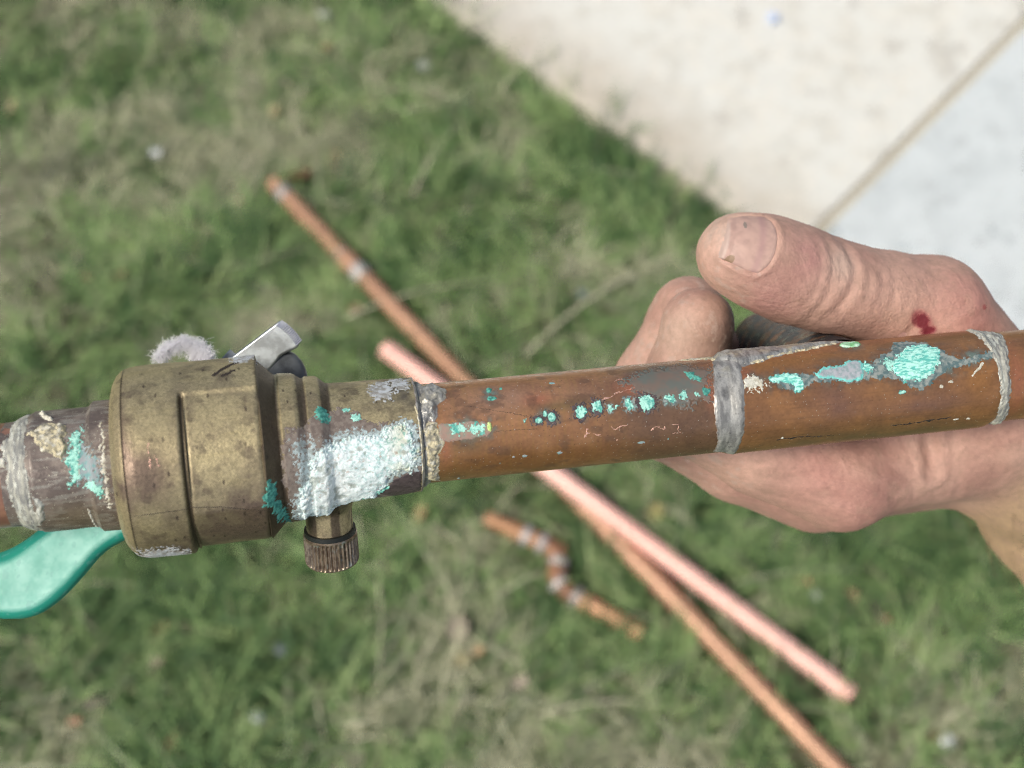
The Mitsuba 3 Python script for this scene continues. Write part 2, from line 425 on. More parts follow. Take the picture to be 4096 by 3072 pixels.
mat('green_vinyl', vinyl_color, 0.45, 0.0, 0.5)
mat('grey_steel', simple((0.40, 0.43, 0.46), (0.24, 0.255, 0.27), 0.4), 0.33, 0.7, 0.5, rough_bump, 0.000025)
mat('dark_steel', simple((0.16, 0.17, 0.18), (0.09, 0.095, 0.10), 0.4), 0.35, 0.5)
mat('blue_steel', simple((0.20, 0.22, 0.30), (0.30, 0.32, 0.38), 1.2), 0.4, 0.5)
mat('pale_fluff', (0.76, 0.75, 0.78), 0.9)
# ------------------------------------------------------------------ setting: soil, lawn, pavement
EDGE0 = np.array([0.261, 0.719])
ED = np.array([0.735, -0.678])
EN = np.array([0.678, 0.735])


def soil_color(p, n, uv):
    f = fbm(p.x * 60, p.y * 60, 0, 4)
    k = fbm(p.x * 9, p.y * 9, 3, 3)
    c = mix((0.045, 0.05, 0.028), (0.12, 0.12, 0.075), smoothstep(0.3, 0.7, f))
    return mix(c, (0.07, 0.10, 0.04), smoothstep(0.45, 0.62, k))


mat('soil', soil_color, 0.95, 0.0, 0.2)
k = put('ground', (np.array([[-150, -150, 0], [150, -150, 0], [150, 150, 0], [-150, 150, 0.0]]), np.array([[0, 1, 2], [0, 2, 3]])), 'soil', smooth=False)
tag(k, 'bare grey brown soil under the lawn', kind='structure')


def slab_shape(d0, d1, n0, n1, top=0.022, r=0.006):
    """a paving slab with worn, rounded and slightly wandering edges"""
    nu, nv = int((d1 - d0) / 0.02), int((n1 - n0) / 0.02)
    us = np.concatenate([[d0, d0 + 0.002, d0 + r], np.linspace(d0 + 2 * r, d1 - 2 * r, nu), [d1 - r, d1 - 0.002, d1]])
    vs = np.concatenate([[n0, n0 + 0.002, n0 + r], np.linspace(n0 + 2 * r, n1 - 2 * r, nv), [n1 - r, n1 - 0.002, n1]])
    U, V = np.meshgrid(us, vs, indexing='ij')
    e = np.minimum(np.minimum(U - d0, d1 - U), np.minimum(V - n0, n1 - V))
    z = top - r * (1 - np.sqrt(np.clip(1 - (1 - np.clip(e / r, 0, 1)) ** 2, 0, 1)))
    z = np.where(e < 0.0005, -0.02, z) + 0.0006 * (meshkit.fbm(np.stack([U, V, U * 0], -1) * 40, 3, 2) - 0.5)
    wob = 0.004 * (meshkit.fbm(np.stack([U * 14, V * 14, U * 0], -1), 3, 5) - 0.5)
    xy = EDGE0 + U[..., None] * ED + (V + wob)[..., None] * EN
    v = np.concatenate([xy, z[..., None]], -1).reshape(-1, 3)
    f = grid_faces(len(us), len(vs))
    m = trimesh.Trimesh(v, f, process=False)
    return v, f if m.face_normals[:, 2].mean() > 0 else f[:, ::-1]


def cream_slab(p, n, uv):
    f = fbm(p.x * 55, p.y * 55, 0, 4)
    k = fbm(p.x * 190, p.y * 190, 0, 3)
    b = fbm(p.x * 7, p.y * 7, 2, 3)
    c = mix((0.70, 0.69, 0.65), (0.62, 0.60, 0.55), smoothstep(0.45, 0.75, f))
    c = mix(c, (0.72, 0.69, 0.63), 0.6 * smoothstep(0.5, 0.7, fbm(p.x * 70 + 9, p.y * 70, 0, 3)))
    c = mix(c, (0.42, 0.39, 0.35), 0.5 * smoothstep(0.68, 0.80, fbm(p.x * 34 + 3, p.y * 34, 5, 4)) )
    e = (p.x - EDGE0[0]) * EN[0] + (p.y - EDGE0[1]) * EN[1]
    c = mix(c, (0.44, 0.36, 0.27), 0.55 * smoothstep(0.10, 0.0, e + 0.04 * (b - 0.5)))
    return c * (0.93 + 0.14 * k)


def white_slab(p, n, uv):
    f = fbm(p.x * 40, p.y * 40, 0, 4)
    c = mix((0.61, 0.645, 0.66), (0.555, 0.59, 0.605), smoothstep(0.4, 0.75, f))
    v = voronoi(p.x * 26, p.y * 26)
    s = smoothstep(0.30, 0.05, v[0]) * smoothstep(0.45, 0.9, v[2])
    c = mix(c, (0.22, 0.25, 0.27), 0.75 * s * smoothstep(0.3, 0.6, fbm(p.x * 120, p.y * 120, 0, 3)))
    c = mix(c, (0.42, 0.44, 0.45), 0.5 * smoothstep(0.64, 0.78, fbm(p.x * 60 + 7, p.y * 60, 1, 4)))
    return c * (0.94 + 0.12 * fbm(p.x * 200, p.y * 200, 0, 2))


mat('cream_concrete', cream_slab, 0.9, 0.0, 0.2)
mat('white_concrete', white_slab, 0.85, 0.0, 0.2)
tag('pavement', 'pale concrete paving beside the lawn', kind='structure')
tag(put('slab', slab_shape(-1.60, -0.0035, 0.0, 1.5), 'cream_concrete', 'pavement', smooth=40), 'cream coloured concrete slab')
tag(put('slab', slab_shape(0.0035, 1.50, 0.0, 1.5), 'white_concrete', 'pavement', smooth=40), 'bluish white concrete slab with dark pits')
put('joint', slab_shape(-0.0075, 0.0075, 0.004, 1.49, 0.013, 0.003), 'joint_sand', 'pavement', smooth=40)
mat('joint_sand', (0.50, 0.46, 0.38), 0.95, 0.0, 0.2)

# --- the lawn: green blades and dry straw, one mesh
rng = np.random.default_rng(21)
LUSH = [(0.10, 0.78, 0.055, 0.9), (0.17, 0.86, 0.05, 0.9), (0.05, 0.90, 0.05, 0.7), (0.03, 0.76, 0.05, 0.6), (-0.04, 1.02, 0.06, 0.6), (-0.28, 0.73, 0.06, 0.8), (-0.22, 0.76, 0.05, 0.6), (0.07, 0.33, 0.045, 0.9), (-0.17, 1.05, 0.08, 0.6), (-0.33, 0.44, 0.10, 0.7),
        (-0.30, 0.30, 0.10, 0.8), (0.17, 0.50, 0.06, 0.8), (0.20, 0.30, 0.05, 0.6), (0.34, 0.42, 0.07, 0.8), (0.25, 0.34, 0.06, 0.7), (-0.14, 0.40, 0.06, 0.6), (-0.38, 0.65, 0.05, 0.4), (0.20, 0.78, 0.04, 0.8), (-0.44, 0.97, 0.06, 0.5)]
BARE = [(-0.36, 0.88, 0.09, 0.9), (-0.30, 0.97, 0.08, 0.7), (-0.27, 0.83, 0.07, 0.9), (-0.20, 0.92, 0.08, 0.7), (-0.14, 0.96, 0.06, 0.7), (-0.41, 0.80, 0.07, 0.6), (-0.45, 0.94, 0.07, 0.6), (-0.02, 0.92, 0.05, 0.6), (0.03, 0.68, 0.05, 0.4), (-0.06, 0.34, 0.04, 0.5),
        (-0.10, 0.30, 0.05, 0.2), (-0.05, 0.42, 0.03, 0.5), (-0.20, 0.68, 0.05, 0.5), (0.12, 0.69, 0.05, 0.6), (0.07, 0.47, 0.04, 0.5), (0.0, 0.27, 0.06, 0.5), (-0.33, 0.60, 0.05, 0.4), (0.30, 0.30, 0.05, 0.4)]


def lushness(x, y):
    q = np.stack([x, y, x * 0], -1)
    a = 0.66 + 1.7 * (meshkit.fbm(q * 13, 3, 31) - 0.5) + 1.9 * (meshkit.fbm(q * 38, 2, 32) - 0.5)
    for cx, cy, r, s in LUSH:
        a += 0.6 * s * np.exp(-((x - cx) ** 2 + (y - cy) ** 2) / r ** 2)
    for cx, cy, r, s in BARE:
        a -= 0.5 * s * np.exp(-((x - cx) ** 2 + (y - cy) ** 2) / r ** 2)
    return np.clip(a, 0.0, 1.2)


# where the loose pipes press the turf flat
PRESSED = [((-0.2297, 0.8048), (0.2938, 0.1994), 0.013), ((-0.1123, 0.6095), (0.2703, 0.3068), 0.013), ((-0.0028, 0.4458), (0.0338, 0.43), 0.013), ((0.0338, 0.43), (0.039, 0.417), 0.013), ((0.039, 0.417), (0.0456, 0.3924), 0.013), ((0.0456, 0.3924), (0.106, 0.3586), 0.013)]


def blades(n, dry, outer=False):
    x, y = rng.uniform(-0.95, 0.95, n), rng.uniform(-0.1, 1.55, n)
    if outer:
        x, y = rng.uniform(-2.2, 2.2, n), rng.uniform(-1.2, 2.6, n)
    off = (x - EDGE0[0]) * EN[0] + (y - EDGE0[1]) * EN[1]
    L = lushness(x, y)
    flat = np.zeros(n, bool)
    for a_, b_, w_ in PRESSED:
        a_, b_ = np.array(a_), np.array(b_)
        t_ = np.clip(((np.stack([x, y], 1) - a_) @ (b_ - a_)) / ((b_ - a_) @ (b_ - a_)), 0, 1)
        flat |= np.hypot(x - a_[0] - t_ * (b_ - a_)[0], y - a_[1] - t_ * (b_ - a_)[1]) < w_
    if outer:
        flat |= (np.abs(x) < 0.95) & (y > -0.1) & (y < 1.55)
    keep = ~flat & (off < -0.004 + 0.010 * rng.random(n) + 0.03 * (meshkit.fbm(np.stack([x, y, x * 0], -1) * 25, 2, 77) - 0.5)) & (rng.random(n) < (np.clip(1.1 - 1.25 * L, 0.06, 1) if dry else np.clip(0.30 + 0.9 * L, 0, 1)))
    x, y, L = x[keep], y[keep], L[keep]
    n = len(x)
    q = np.stack([x, y, x * 0], -1)
    swirl = (meshkit.fbm(q * 8, 2, 41) * 4 * np.pi)
    az = swirl + rng.normal(0, 0.9 if not dry else 1.6, n)
    if dry:
        ln = rng.uniform(0.015, 0.055, n)
        lean = rng.uniform(1.15, 1.56, n)
        wd = rng.uniform(0.0006, 0.0016, n) * np.where(rng.random(n) < 0.04, 1.6, 1)
        z0 = rng.uniform(0.001, 0.012, n)
    else:
        ln = rng.uniform(0.014, 0.042, n) * (0.45 + 0.95 * np.clip(L, 0, 1.1))
        lean = rng.uniform(0.45, 1.35, n)
        wd = rng.uniform(0.0011, 0.0024, n)
        z0 = np.zeros(n)
    t = np.array([0, 0.35, 0.7, 1.0])
    d = np.stack([np.cos(az), np.sin(az)], 1)
    curl = rng.uniform(0.2, 0.9, n)
    side = np.stack([-d[:, 1], d[:, 0]], 1)
    bend = rng.normal(0, 0.05 if dry else 0.12, n)
    vs = []
    for i, s in enumerate(t):
        a = lean * (0.55 + 0.45 * s + 0.25 * curl * s)
        a = np.minimum(a, 1.60)
        h = ln * s
        hor, ver = h * np.sin(a), np.maximum(h * np.cos(a), -0.0) + z0
        c = np.stack([x, y], 1) + d * hor[:, None] + side * (bend * ln * s * s)[:, None]
        w = wd * (1.0, 0.95, 0.7, 0.08)[i] / 2
        vs.append(np.column_stack([c - side * w[:, None], ver + 0.001]))
        vs.append(np.column_stack([c + side * w[:, None], ver + 0.001 + 0.25 * w]))
    v = np.stack(vs, 1).reshape(-1, 3)
    f = np.array([[0, 1, 3], [0, 3, 2], [2, 3, 5], [2, 5, 4], [4, 5, 7], [4, 7, 6]])
    F = (np.arange(n)[:, None, None] * 8 + f[None]).reshape(-1, 3)
    cl = np.clip(0.5 + 2.4 * (meshkit.fbm(q * 75, 2, 61) - 0.5), 0, 1)
    u = np.repeat(np.stack([0.3 * rng.random(n) + 0.7 * cl, np.clip(L, 0, 1)], 1), 8, 0)
    return v, F, u


def green_blade(p, n, uv):
    c = mix((0.075, 0.16, 0.048), (0.32, 0.45, 0.175), uv.x)
    c = mix(c, (0.30, 0.38, 0.17), smoothstep(0.72, 0.95, uv.x) )
    c = mix(c, (0.24, 0.275, 0.15), 0.6 * smoothstep(0.6, 0.1, uv.y))
    c = mix(c, (0.035, 0.085, 0.025), 0.75 * smoothstep(0.55, 0.95, uv.y) * smoothstep(0.75, 0.45, uv.x))
    return mix(c, (0.03, 0.07, 0.03), 0.5 * smoothstep(0.34, 0.2, uv.x))


def dry_blade(p, n, uv):
    c = mix((0.20, 0.22, 0.115), (0.64, 0.61, 0.44), uv.x)
    c = mix(c, (0.20, 0.21, 0.15), smoothstep(0.3, 0.1, uv.x))
    return mix(c, (0.17, 0.19, 0.09), 0.5 * smoothstep(0.5, 0.9, uv.y))


def streaks(n):
    """a few long pale stalks lying in the turf"""
    x, y, az = rng.uniform(-0.8, 0.8, n), rng.uniform(0.0, 1.4, n), rng.uniform(0, 2 * np.pi, n)
    ok = ((x - EDGE0[0]) * EN[0] + (y - EDGE0[1]) * EN[1]) < -0.05
    x, y, az = x[ok], y[ok], az[ok]
    out = []
    for i in range(len(x)):
        L, w = rng.uniform(0.04, 0.10), rng.uniform(0.0012, 0.0022)
        t = np.linspace(0, 1, 6)[:, None]
        d = np.array([math.cos(az[i]), math.sin(az[i]), rng.uniform(0.0, 0.25)])
        s = np.array([-d[1], d[0], 0])
        out.append(tube(np.array([x[i], y[i], 0.012]) + d * L * t + s * L * rng.normal(0, 0.08) * t * t, np.linspace(w, w * 0.3, 6) / 2, 4, False))
    return join(out)


scene['green_blades'] = {'type': 'twosided', 'bsdf': {'type': 'principled', 'base_color': proc(green_blade), 'roughness': 0.55, 'specular': 0.35}}
scene['dry_blades'] = {'type': 'twosided', 'bsdf': {'type': 'principled', 'base_color': proc(dry_blade), 'roughness': 0.8, 'specular': 0.2}}
v, f, u = blades(150000, False)
v2, f2, u2 = blades(150000, False, True)
v2 = v2 + (v2 - np.repeat(v2[::8], 8, 0)) * 0.5
v, f, u = np.vstack([v, v2]), np.vstack([f, f2 + len(v)]), np.vstack([u, u2])


def turf(v, f, u, m, seed):
    """blades whose shading normals lean only a little from the turf's own"""
    r = np.random.default_rng(seed)
    n = np.repeat(r.normal(0, 0.22, (len(v) // 8, 3)) * [1, 1, 0] + [0, 0, 1], 8, 0)
    n /= np.linalg.norm(n, axis=1, keepdims=True)
    path = meshkit.write_ply((v, f), False, u, None, normals=n)
    return {'type': 'ply', 'filename': path, 'face_normals': False, 'bsdf': {'type': 'ref', 'id': m}}


scene['grass'] = turf(v, f, u, 'green_blades', 3)
tag('grass', 'short patchy green lawn grass under the held pipe', kind='stuff')
v, f, u = blades(85000, True)
v2, f2, u2 = blades(60000, True, True)
v2 = v2 + (v2 - np.repeat(v2[::8], 8, 0)) * 0.5
v, f, u = np.vstack([v, v2]), np.vstack([f, f2 + len(v)]), np.vstack([u, u2])
scene['straw'] = turf(v, f, u, 'dry_blades', 4)
scene['stalks'] = mikit.ply(streaks(420), 'dry_stalk', smooth=True)
mat('dry_stalk', (0.52, 0.53, 0.38), 0.7, 0.0, 0.3)
tag('stalks', 'long pale dry grass stalks scattered over the lawn', kind='stuff')
tag('straw', 'dry straw coloured thatch lying between the green blades', kind='stuff')

# outlines of stains and solder on the assembly: (x mm, angle deg); spots: x, angle, half sizes in mm
POLY = {
 'crust': [(-49.8, -34), (-47.6, -17), (-45.2, -6), (-41.7, 3), (-38.3, 10), (-35.1, 8), (-31.5, 8), (-28.1, 15), (-24.5, 13), (-23.2, 3), (-23.0, -13), (-23.4, -30), (-24.9, -37), (-29.0, -40), (-30.5, -49), (-33.4, -70), (-37.1, -75), (-40.1, -86), (-43.2, -73), (-46.9, -57), (-48.9, -45)],
 'stain': [(-52.8, 1), (-51.4, 15), (-47.9, 16), (-44.4, 26), (-39.2, 35), (-36.1, 28), (-33.8, 19), (-28.8, 15), (-23.0, 13), (-23.1, -38), (-29.5, -86), (-38.6, -86), (-42.9, -85), (-48.6, -85), (-51.3, -61), (-52.8, -25)],
 'teal_cone': [(-58.1, -29), (-55.9, -19), (-54.8, -20), (-54.8, -31), (-53.1, -56), (-52.3, -85), (-54.3, -61), (-55.8, -39)],
 'dark_cup': [(-32.3, -66), (-29.0, -43), (-24.5, -35), (-22.9, -38), (-22.7, -73), (-28.0, -86)],
 'fillet_up': [(-22.1, 67), (-21.0, 67), (-17.5, 77), (-15.3, 58), (-15.4, 43), (-17.6, 33), (-18.4, 15), (-22.6, 13), (-22.9, 30)],
 'fillet_lo': [(-22.9, 30), (-22.6, 13), (-18.4, 15), (-18.3, 1), (-17.0, -9), (-18.7, -25), (-18.7, -50), (-18.1, -74), (-22.3, -59), (-22.5, -13)],
 'stalk': [(-18.3, 11), (-15.1, 11), (-12.1, 11), (-7.9, 9), (-6.4, 5), (-6.3, -2), (-7.3, -8), (-10.9, -10), (-15.5, -10), (-18.3, -10)],
 'tealstreak': [(40.1, 49), (41.9, 47), (43.5, 36), (43.4, 27), (44.8, 21), (44.7, 15), (43.5, 12), (42.7, 19), (43.4, 27), (41.8, 34), (40.1, 39)],
 'darkpatch': [(24.6, 38), (30.6, 61), (40.6, 65), (46.1, 48), (44.6, 7), (37.7, 0), (31.6, 13), (27.5, 22)],
 'halo': [(84.2, 24), (88.3, 39), (91.7, 47), (93.3, 60), (96.8, 59), (100.1, 51), (102.3, 40), (104.6, 28), (108.2, 28), (114.2, 34), (113.6, 26), (107.6, 19), (102.3, 17), (99.7, 11), (98.2, 3), (95.3, -3), (93.1, 4), (90.6, 12), (86.8, 14), (83.7, 15)],
 'core': [(90.9, 31), (94.8, 46), (98.2, 48), (101.0, 39), (100.0, 24), (98.3, 16), (95.7, 10), (92.6, 11), (90.6, 19)],
 'halo2': [(59.0, 23), (61.3, 30), (67.0, 29), (70.5, 23), (68.5, 13), (66.1, 9), (64.5, 6), (62.4, 12)],
 'cyan1': [(59.2, 27), (62.4, 29), (65.4, 28), (66.8, 21), (66.1, 9), (64.9, 6), (64.0, 15), (62.2, 18), (59.7, 21)],
 'lilac': [(71.2, 25), (73.3, 32), (76.5, 32), (79.2, 37), (81.3, 34), (81.4, 24), (80.2, 15), (77.8, 14), (74.2, 19), (71.5, 20)],
 'band': [(47.8, 66), (46.0, 29), (45.1, 4), (45.1, -14), (45.8, -35), (46.4, -54), (46.2, -72), (52.2, -86), (51.7, -57), (52.1, -36), (52.2, -8), (52.7, 17), (53.0, 38), (54.4, 60)],
 'ridge': [(49.5, 90), (55.8, 90), (63.4, 86), (75.6, 89), (83.3, 89), (86.1, 89), (87.3, 89), (84.7, 88), (78.5, 77), (71.7, 67), (65.2, 59), (59.1, 50), (53.7, 43), (51.3, 53), (47.8, 64)],
 'ring': [(113.1, 86), (113.8, 56), (114.6, 34), (114.9, 14), (115.3, -5), (115.7, -24), (115.9, -42), (117.6, -86), (119.4, -78), (119.3, -62), (118.3, -34), (118.2, -14), (118.3, 13), (119.6, 40), (120.5, 66), (116.3, 90)],
 'whitegrey': [(52.8, 28), (55.0, 33), (57.6, 25), (58.4, 18), (56.3, 13), (53.0, 15)],
 'lsolder': [(-111.4, 37), (-110.7, 23), (-110.1, 10), (-110.4, -6), (-110.4, -24), (-109.8, -42), (-108.3, -60), (-106.5, -64), (-104.6, -55), (-105.6, -32), (-105.7, -12), (-105.9, 3), (-106.9, 15), (-107.3, 30), (-106.3, 45), (-105.3, 66), (-105.9, 62), (-109.0, 51)],
 'lflap': [(-105.5, -17), (-104.8, -22), (-102.9, -30), (-103.6, -37), (-103.4, -47), (-105.0, -55), (-105.7, -44), (-104.8, -34)],
 'lcrust': [(-106.2, 42), (-104.2, 44), (-102.1, 50), (-100.8, 50), (-99.0, 49), (-97.2, 44), (-97.2, 37), (-98.1, 32), (-97.2, 23), (-98.2, 11), (-99.5, 13), (-100.9, 18), (-102.6, 20), (-103.7, 30), (-104.3, 36)],
 'lcurl': [(-104.0, 74), (-102.4, 72), (-101.9, 64), (-100.3, 58), (-100.4, 53), (-102.2, 58)],
 'lgreen': [(-94.5, 49), (-94.4, 40), (-93.7, 30), (-94.6, 22), (-94.6, 8), (-95.1, -7), (-96.1, -13), (-98.0, -16), (-97.1, -9), (-97.3, 1), (-98.2, 10), (-97.7, 19), (-96.4, 20), (-97.0, 29), (-95.5, 38)],
 'lgreen2': [(-94.5, -17), (-93.1, -7), (-90.9, -15), (-90.3, -23), (-91.3, -27), (-92.8, -21)],
}
SPOT = {
 'v1': (5.9, 11.0, 0.62, 0.79),
 'v2': (7.4, 6.0, 1.0, 1.19),
 'v3': (4.3, 4.0, 0.94, 0.78),
 'v4': (1.1, 6.0, 0.41, 0.38),
 'v5': (14.1, 8.0, 1.18, 1.32),
 'v6': (18.1, 13.0, 1.09, 1.34),
 'v7': (20.7, 10.0, 0.69, 0.63),
 'v8': (22.5, 11.0, 0.41, 0.29),
 'v9': (25.4, 12.0, 1.0, 1.12),
 'v10': (29.5, 12.0, 1.71, 1.59),
 'v10b': (28.6, 4.0, 0.56, 0.69),
 'v11': (35.0, 14.0, 1.09, 0.9),
 'v12': (38.4, 16.0, 0.87, 0.88),
 'v13': (41.3, 16.0, 0.53, 0.55),
 'v14': (-5.7, 49.0, 0.69, 0.86),
 'v15': (-5.5, 36.0, 1.12, 0.69),
 'v16': (-2.9, 50.0, 0.34, 0.44),
 'v17': (8.9, 51.0, 0.69, 0.4),
 'm1': (-14.1, 3.0, 1.71, 1.19),
 'm2': (-9.7, 1.0, 1.81, 1.06),
 'lime': (-6.9, 2.0, 0.62, 1.06),
 'd1': (0.8, -38.0, 0.56, 0.47),
 'd2': (-1.7, -38.0, 0.31, 0.32),
 'd3': (8.8, -39.0, 0.69, 0.4),
 'd4': (27.9, -36.0, 0.87, 0.39),
 'd5': (34.3, -35.0, 0.25, 0.3),
 'd6': (-4.8, -46.0, 0.19, 0.22),
 'd7': (-13.9, -72.0, 0.37, 0.61),
 't1': (90.6, -5.0, 1.09, 0.51),
 't2': (100.5, -3.0, 0.44, 0.51),
 't3': (102.9, 1.0, 0.73, 0.29),
 't4': (83.2, 27.0, 1.23, 1.06),
 't5': (88.8, 30.0, 1.23, 1.26),
 't6': (61.9, -49.0, 0.44, 0.39),
 'green': (82.1, 69.0, 2.72, 1.62),
 'b1': (-43.3, 26.0, 1.71, 2.03),
 'b2': (-38.2, 32.0, 0.84, 0.63),
 'b3': (-36.2, 23.0, 1.22, 0.99),
 'dust': (-29.9, 55.0, 2.86, 3.98),
 'dust2': (-25.5, 66.0, 2.29, 3.75),
 'wf1': (105.2, -48.0, 0.73, 0.33),
 'wf2': (108.5, -49.0, 0.51, 0.33),
}
LINE = {
 's1': [(14.6, -22), (15.3, -12), (15.0, -17), (15.8, -16)],
 's2': [(16.7, -18), (18.4, -23), (17.5, -19), (18.4, -19)],
 's3': [(20.8, -12), (21.9, -16), (23.2, -12), (24.5, -12)],
 's4': [(30.2, -21), (31.4, -16), (33.0, -22), (33.4, -18)],
 's5': [(35.4, -17), (36.7, -18), (36.6, -24), (37.1, -28), (35.3, -28)],
 's6': [(19.2, 21), (21.8, 24), (23.3, 28), (27.2, 31)],
 's7': [(30.6, 38), (31.3, 34)],
 's8': [(21.3, -29), (22.2, -30)],
 's9': [(23.2, 44), (24.3, 46), (25.7, 47)],
 'dark1': [(-11.9, 30), (-5.1, 20), (-0.1, 13), (2.9, 8)],
 'dark2': [(-6.3, -4), (-1.7, -4), (3.9, -6)],
 'dark3': [(60.8, -51), (66.6, -51), (74.6, -54)],
 'dark4': [(89.2, -48), (95.9, -46), (103.7, -44)],
 'w1': [(112.0, 20), (110.3, 12), (108.6, 6)],
 'parting': [(-84.3, -30), (-73.8, -29), (-66.2, -31), (-53.7, -40)],
 'edge': [(-90.1, 42), (-89.9, 32), (-89.9, 14), (-89.9, -4), (-89.9, -22), (-89.9, -36)],
 'bscr1': [(-80.0, 12), (-79.9, 4), (-79.8, -2)],
 'bscr2': [(-78.6, 4), (-77.9, -2)],
 'scr_top': [(-65.6, 55), (-61.9, 66), (-59.8, 70)],
 'scr_top2': [(-63.9, 53), (-61.4, 58)],
 'cupedge': [(-22.9, 30), (-22.5, 10), (-22.5, -13), (-22.5, -40)],
 'lw': [(-95.1, 18), (-95.2, 6), (-95.2, -5)],
 'lw2': [(-94.5, -40), (-94.2, -57), (-93.9, -86)],
}

# ------------------------------------------------------------------ the soldered assembly: pipe, brass ball valve, pipe, tee
VA = 'valve_assembly'
tag(VA, 'corroded brass ball valve with green handle, soldered to a copper pipe and tee', 'pipe valve')

PROF = {
    'inlet': [(-111.6, 11.4), (-109.2, 11.45), (-105.6, 12.9), (-105.0, 13.25), (-94.2, 13.25), (-93.6, 13.3), (-92.6, 14.35), (-89.4, 14.45), (-88.3, 14.3)],
    'body': [(-88.2, 11.0), (-88.3, 15.0), (-88.2, 16.6), (-87.7, 18.2), (-86.9, 19.5), (-85.9, 20.4), (-85.3, 20.75), (-85.15, 20.65), (-85.0, 20.85), (-83.2, 21.2), (-81.5, 21.3), (-73.9, 21.32),
             (-73.6, 21.25), (-73.3, 20.9), (-72.9, 20.2), (-72.5, 20.2), (-72.2, 20.7), (-71.7, 20.85), (-57.6, 20.7), (-57.0, 20.5), (-56.6, 20.1), (-53.2, 16.6), (-52.6, 16.55),
             (-52.2, 16.85), (-49.2, 16.6), (-48.7, 16.3), (-47.4, 15.35), (-46.8, 15.3), (-46.4, 15.6), (-44.1, 15.45), (-43.6, 15.2), (-42.0, 13.75), (-41.2, 13.55)],
    'outlet': [(-41.2, 13.55), (-30, 13.3), (-23.0, 13.1), (-22.4, 13.0), (-22.15, 12.6), (-22.1, 11.0)],
    'pipe': [(-23.0, 11.32), (49.0, 11.25)],
    'tee': [(49.0, 11.25), (50.4, 11.7), (52.4, 12.05), (54.0, 11.95), (113.6, 11.95), (115.2, 11.8), (116.4, 11.3), (117.2, 10.95)],
    'pipe2': [(116.0, 10.92), (360, 10.75), (360.4, 10.6), (360.3, 9.8)],
}
_gx, _gr = [], []
for k in ('inlet', 'body', 'outlet', 'pipe', 'tee', 'pipe2'):
    for x, r in PROF[k]:
        if r > 11.05 or k == 'pipe2':
            if k == 'pipe' and x < 0:
                x = -22.05
            if not _gx or x > _gx[-1] + 1e-6:
                _gx.append(x)
                _gr.append(r)


def flat_fn(X, P, R):
    """the wrench flat on the body: lower between its two corners, level with the rest above them"""
    a = np.degrees(P)
    a = (a + 180) % 360 - 180
    up = 1 / (1 + np.exp(-(a - 41.3) / 0.35)) * (1 / (1 + np.exp((a - 104) / 0.35)))
    zone = ((X > -74.3) & (X < -56.7)).astype(float)
    zone2 = ((X > -72.3) & (X < -56.7)).astype(float)
    flat = np.clip(1 - ((a - 4) / 37) ** 2, 0, 1) + np.clip(1 - ((a + 72) / 37) ** 2, 0, 1)
    return R - 1.0 * zone2 * flat + zone * up * np.maximum(0, 21.25 - R)


def uneven(X, P, R, amp=0.07, s=0.35, seed=1):
    q = np.stack([X, R * np.sin(P), R * np.cos(P)], -1)
    return R + amp * (meshkit.fbm(q * s, 3, seed) - 0.5) * 2


def surf_r(x, phi):
    r = np.interp(x, _gx, _gr)
    return flat_fn(x, phi, r)


def body_fn(X, P, R):
    return uneven(X, P, flat_fn(X, P, R), 0.05, 0.3, 2)


def part(name, prof, m, nphi=200, fn=None, step=0.4, smooth=35):
    return put(name, world(lathe(*dense(prof, step), nphi, fn)), m, VA, smooth=smooth)


put('pipe', world(lathe(*dense([(-340, 10.3), (-340.1, 11.3), (-339.5, 11.4), (-109, 11.4)], 2), 120)), 'pinkish_copper', VA, smooth=35)
part('inlet_socket', PROF['inlet'], 'tarnish', fn=lambda X, P, R: uneven(X, P, R, 0.12, 0.3, 3))
part('body', PROF['body'], 'brass', 360, body_fn, 0.35)
part('outlet_socket', PROF['outlet'], 'brass', fn=lambda X, P, R: uneven(X, P, R, 0.06, 0.3, 4))
put('pipe', world(lathe(*dense(PROF['pipe'], 0.8), 160)), 'copper', VA, smooth=True)
# the tee: run and branch as one casting
BR = np.array([0.12, 0.16, -0.98])
BR /= np.linalg.norm(BR)
B0 = np.array([82.0, 0.0, 0.0])
part('tee', PROF['tee'], 'old_copper', fn=lambda X, P, R: uneven(X, P, R, 0.05, 0.2, 5), step=0.7)
put('branch', world(lathe(*dense([(6, 11.9), (31, 11.9), (32, 11.2)], 1), 96, origin=B0, axis=BR)), 'burnt_shaded_copper', VA + '__tee', smooth=35)
put('pipe', world(lathe(*dense([(28, 11.1), (82, 11.1), (82.05, 10.2), (60, 10.2)], 3), 72, origin=B0, axis=BR)), 'burnt_shaded_copper', VA, smooth=35)
put('pipe', world(lathe(*dense(PROF['pipe2'], 0.8), 160)), 'old_copper', VA, smooth=True)


# --- patches: corrosion, solder and films that lie on the assembly's skin, each a thin relief of its own
def seg_dist(q, pts, closed):
    d = np.full(len(q), 1e9)
    n = len(pts)
    for i in range(n if closed else n - 1):
        a, b = pts[i], pts[(i + 1) % n]
        ab = b - a
        t = np.clip(((q - a) @ ab) / max(ab @ ab, 1e-12), 0, 1)
        d = np.minimum(d, np.linalg.norm(q - a - t[:, None] * ab, axis=1))
    return d


def inside(q, pts):
    x, y = q.T
    c = np.zeros(len(q), bool)
    n = len(pts)
    for i in range(n):
        (x0, y0), (x1, y1) = pts[i], pts[(i + 1) % n]
        hit = ((y0 > y) != (y1 > y)) & (x < (x1 - x0) * (y - y0) / (y1 - y0 + 1e-12) + x0)
        c ^= hit
    return c


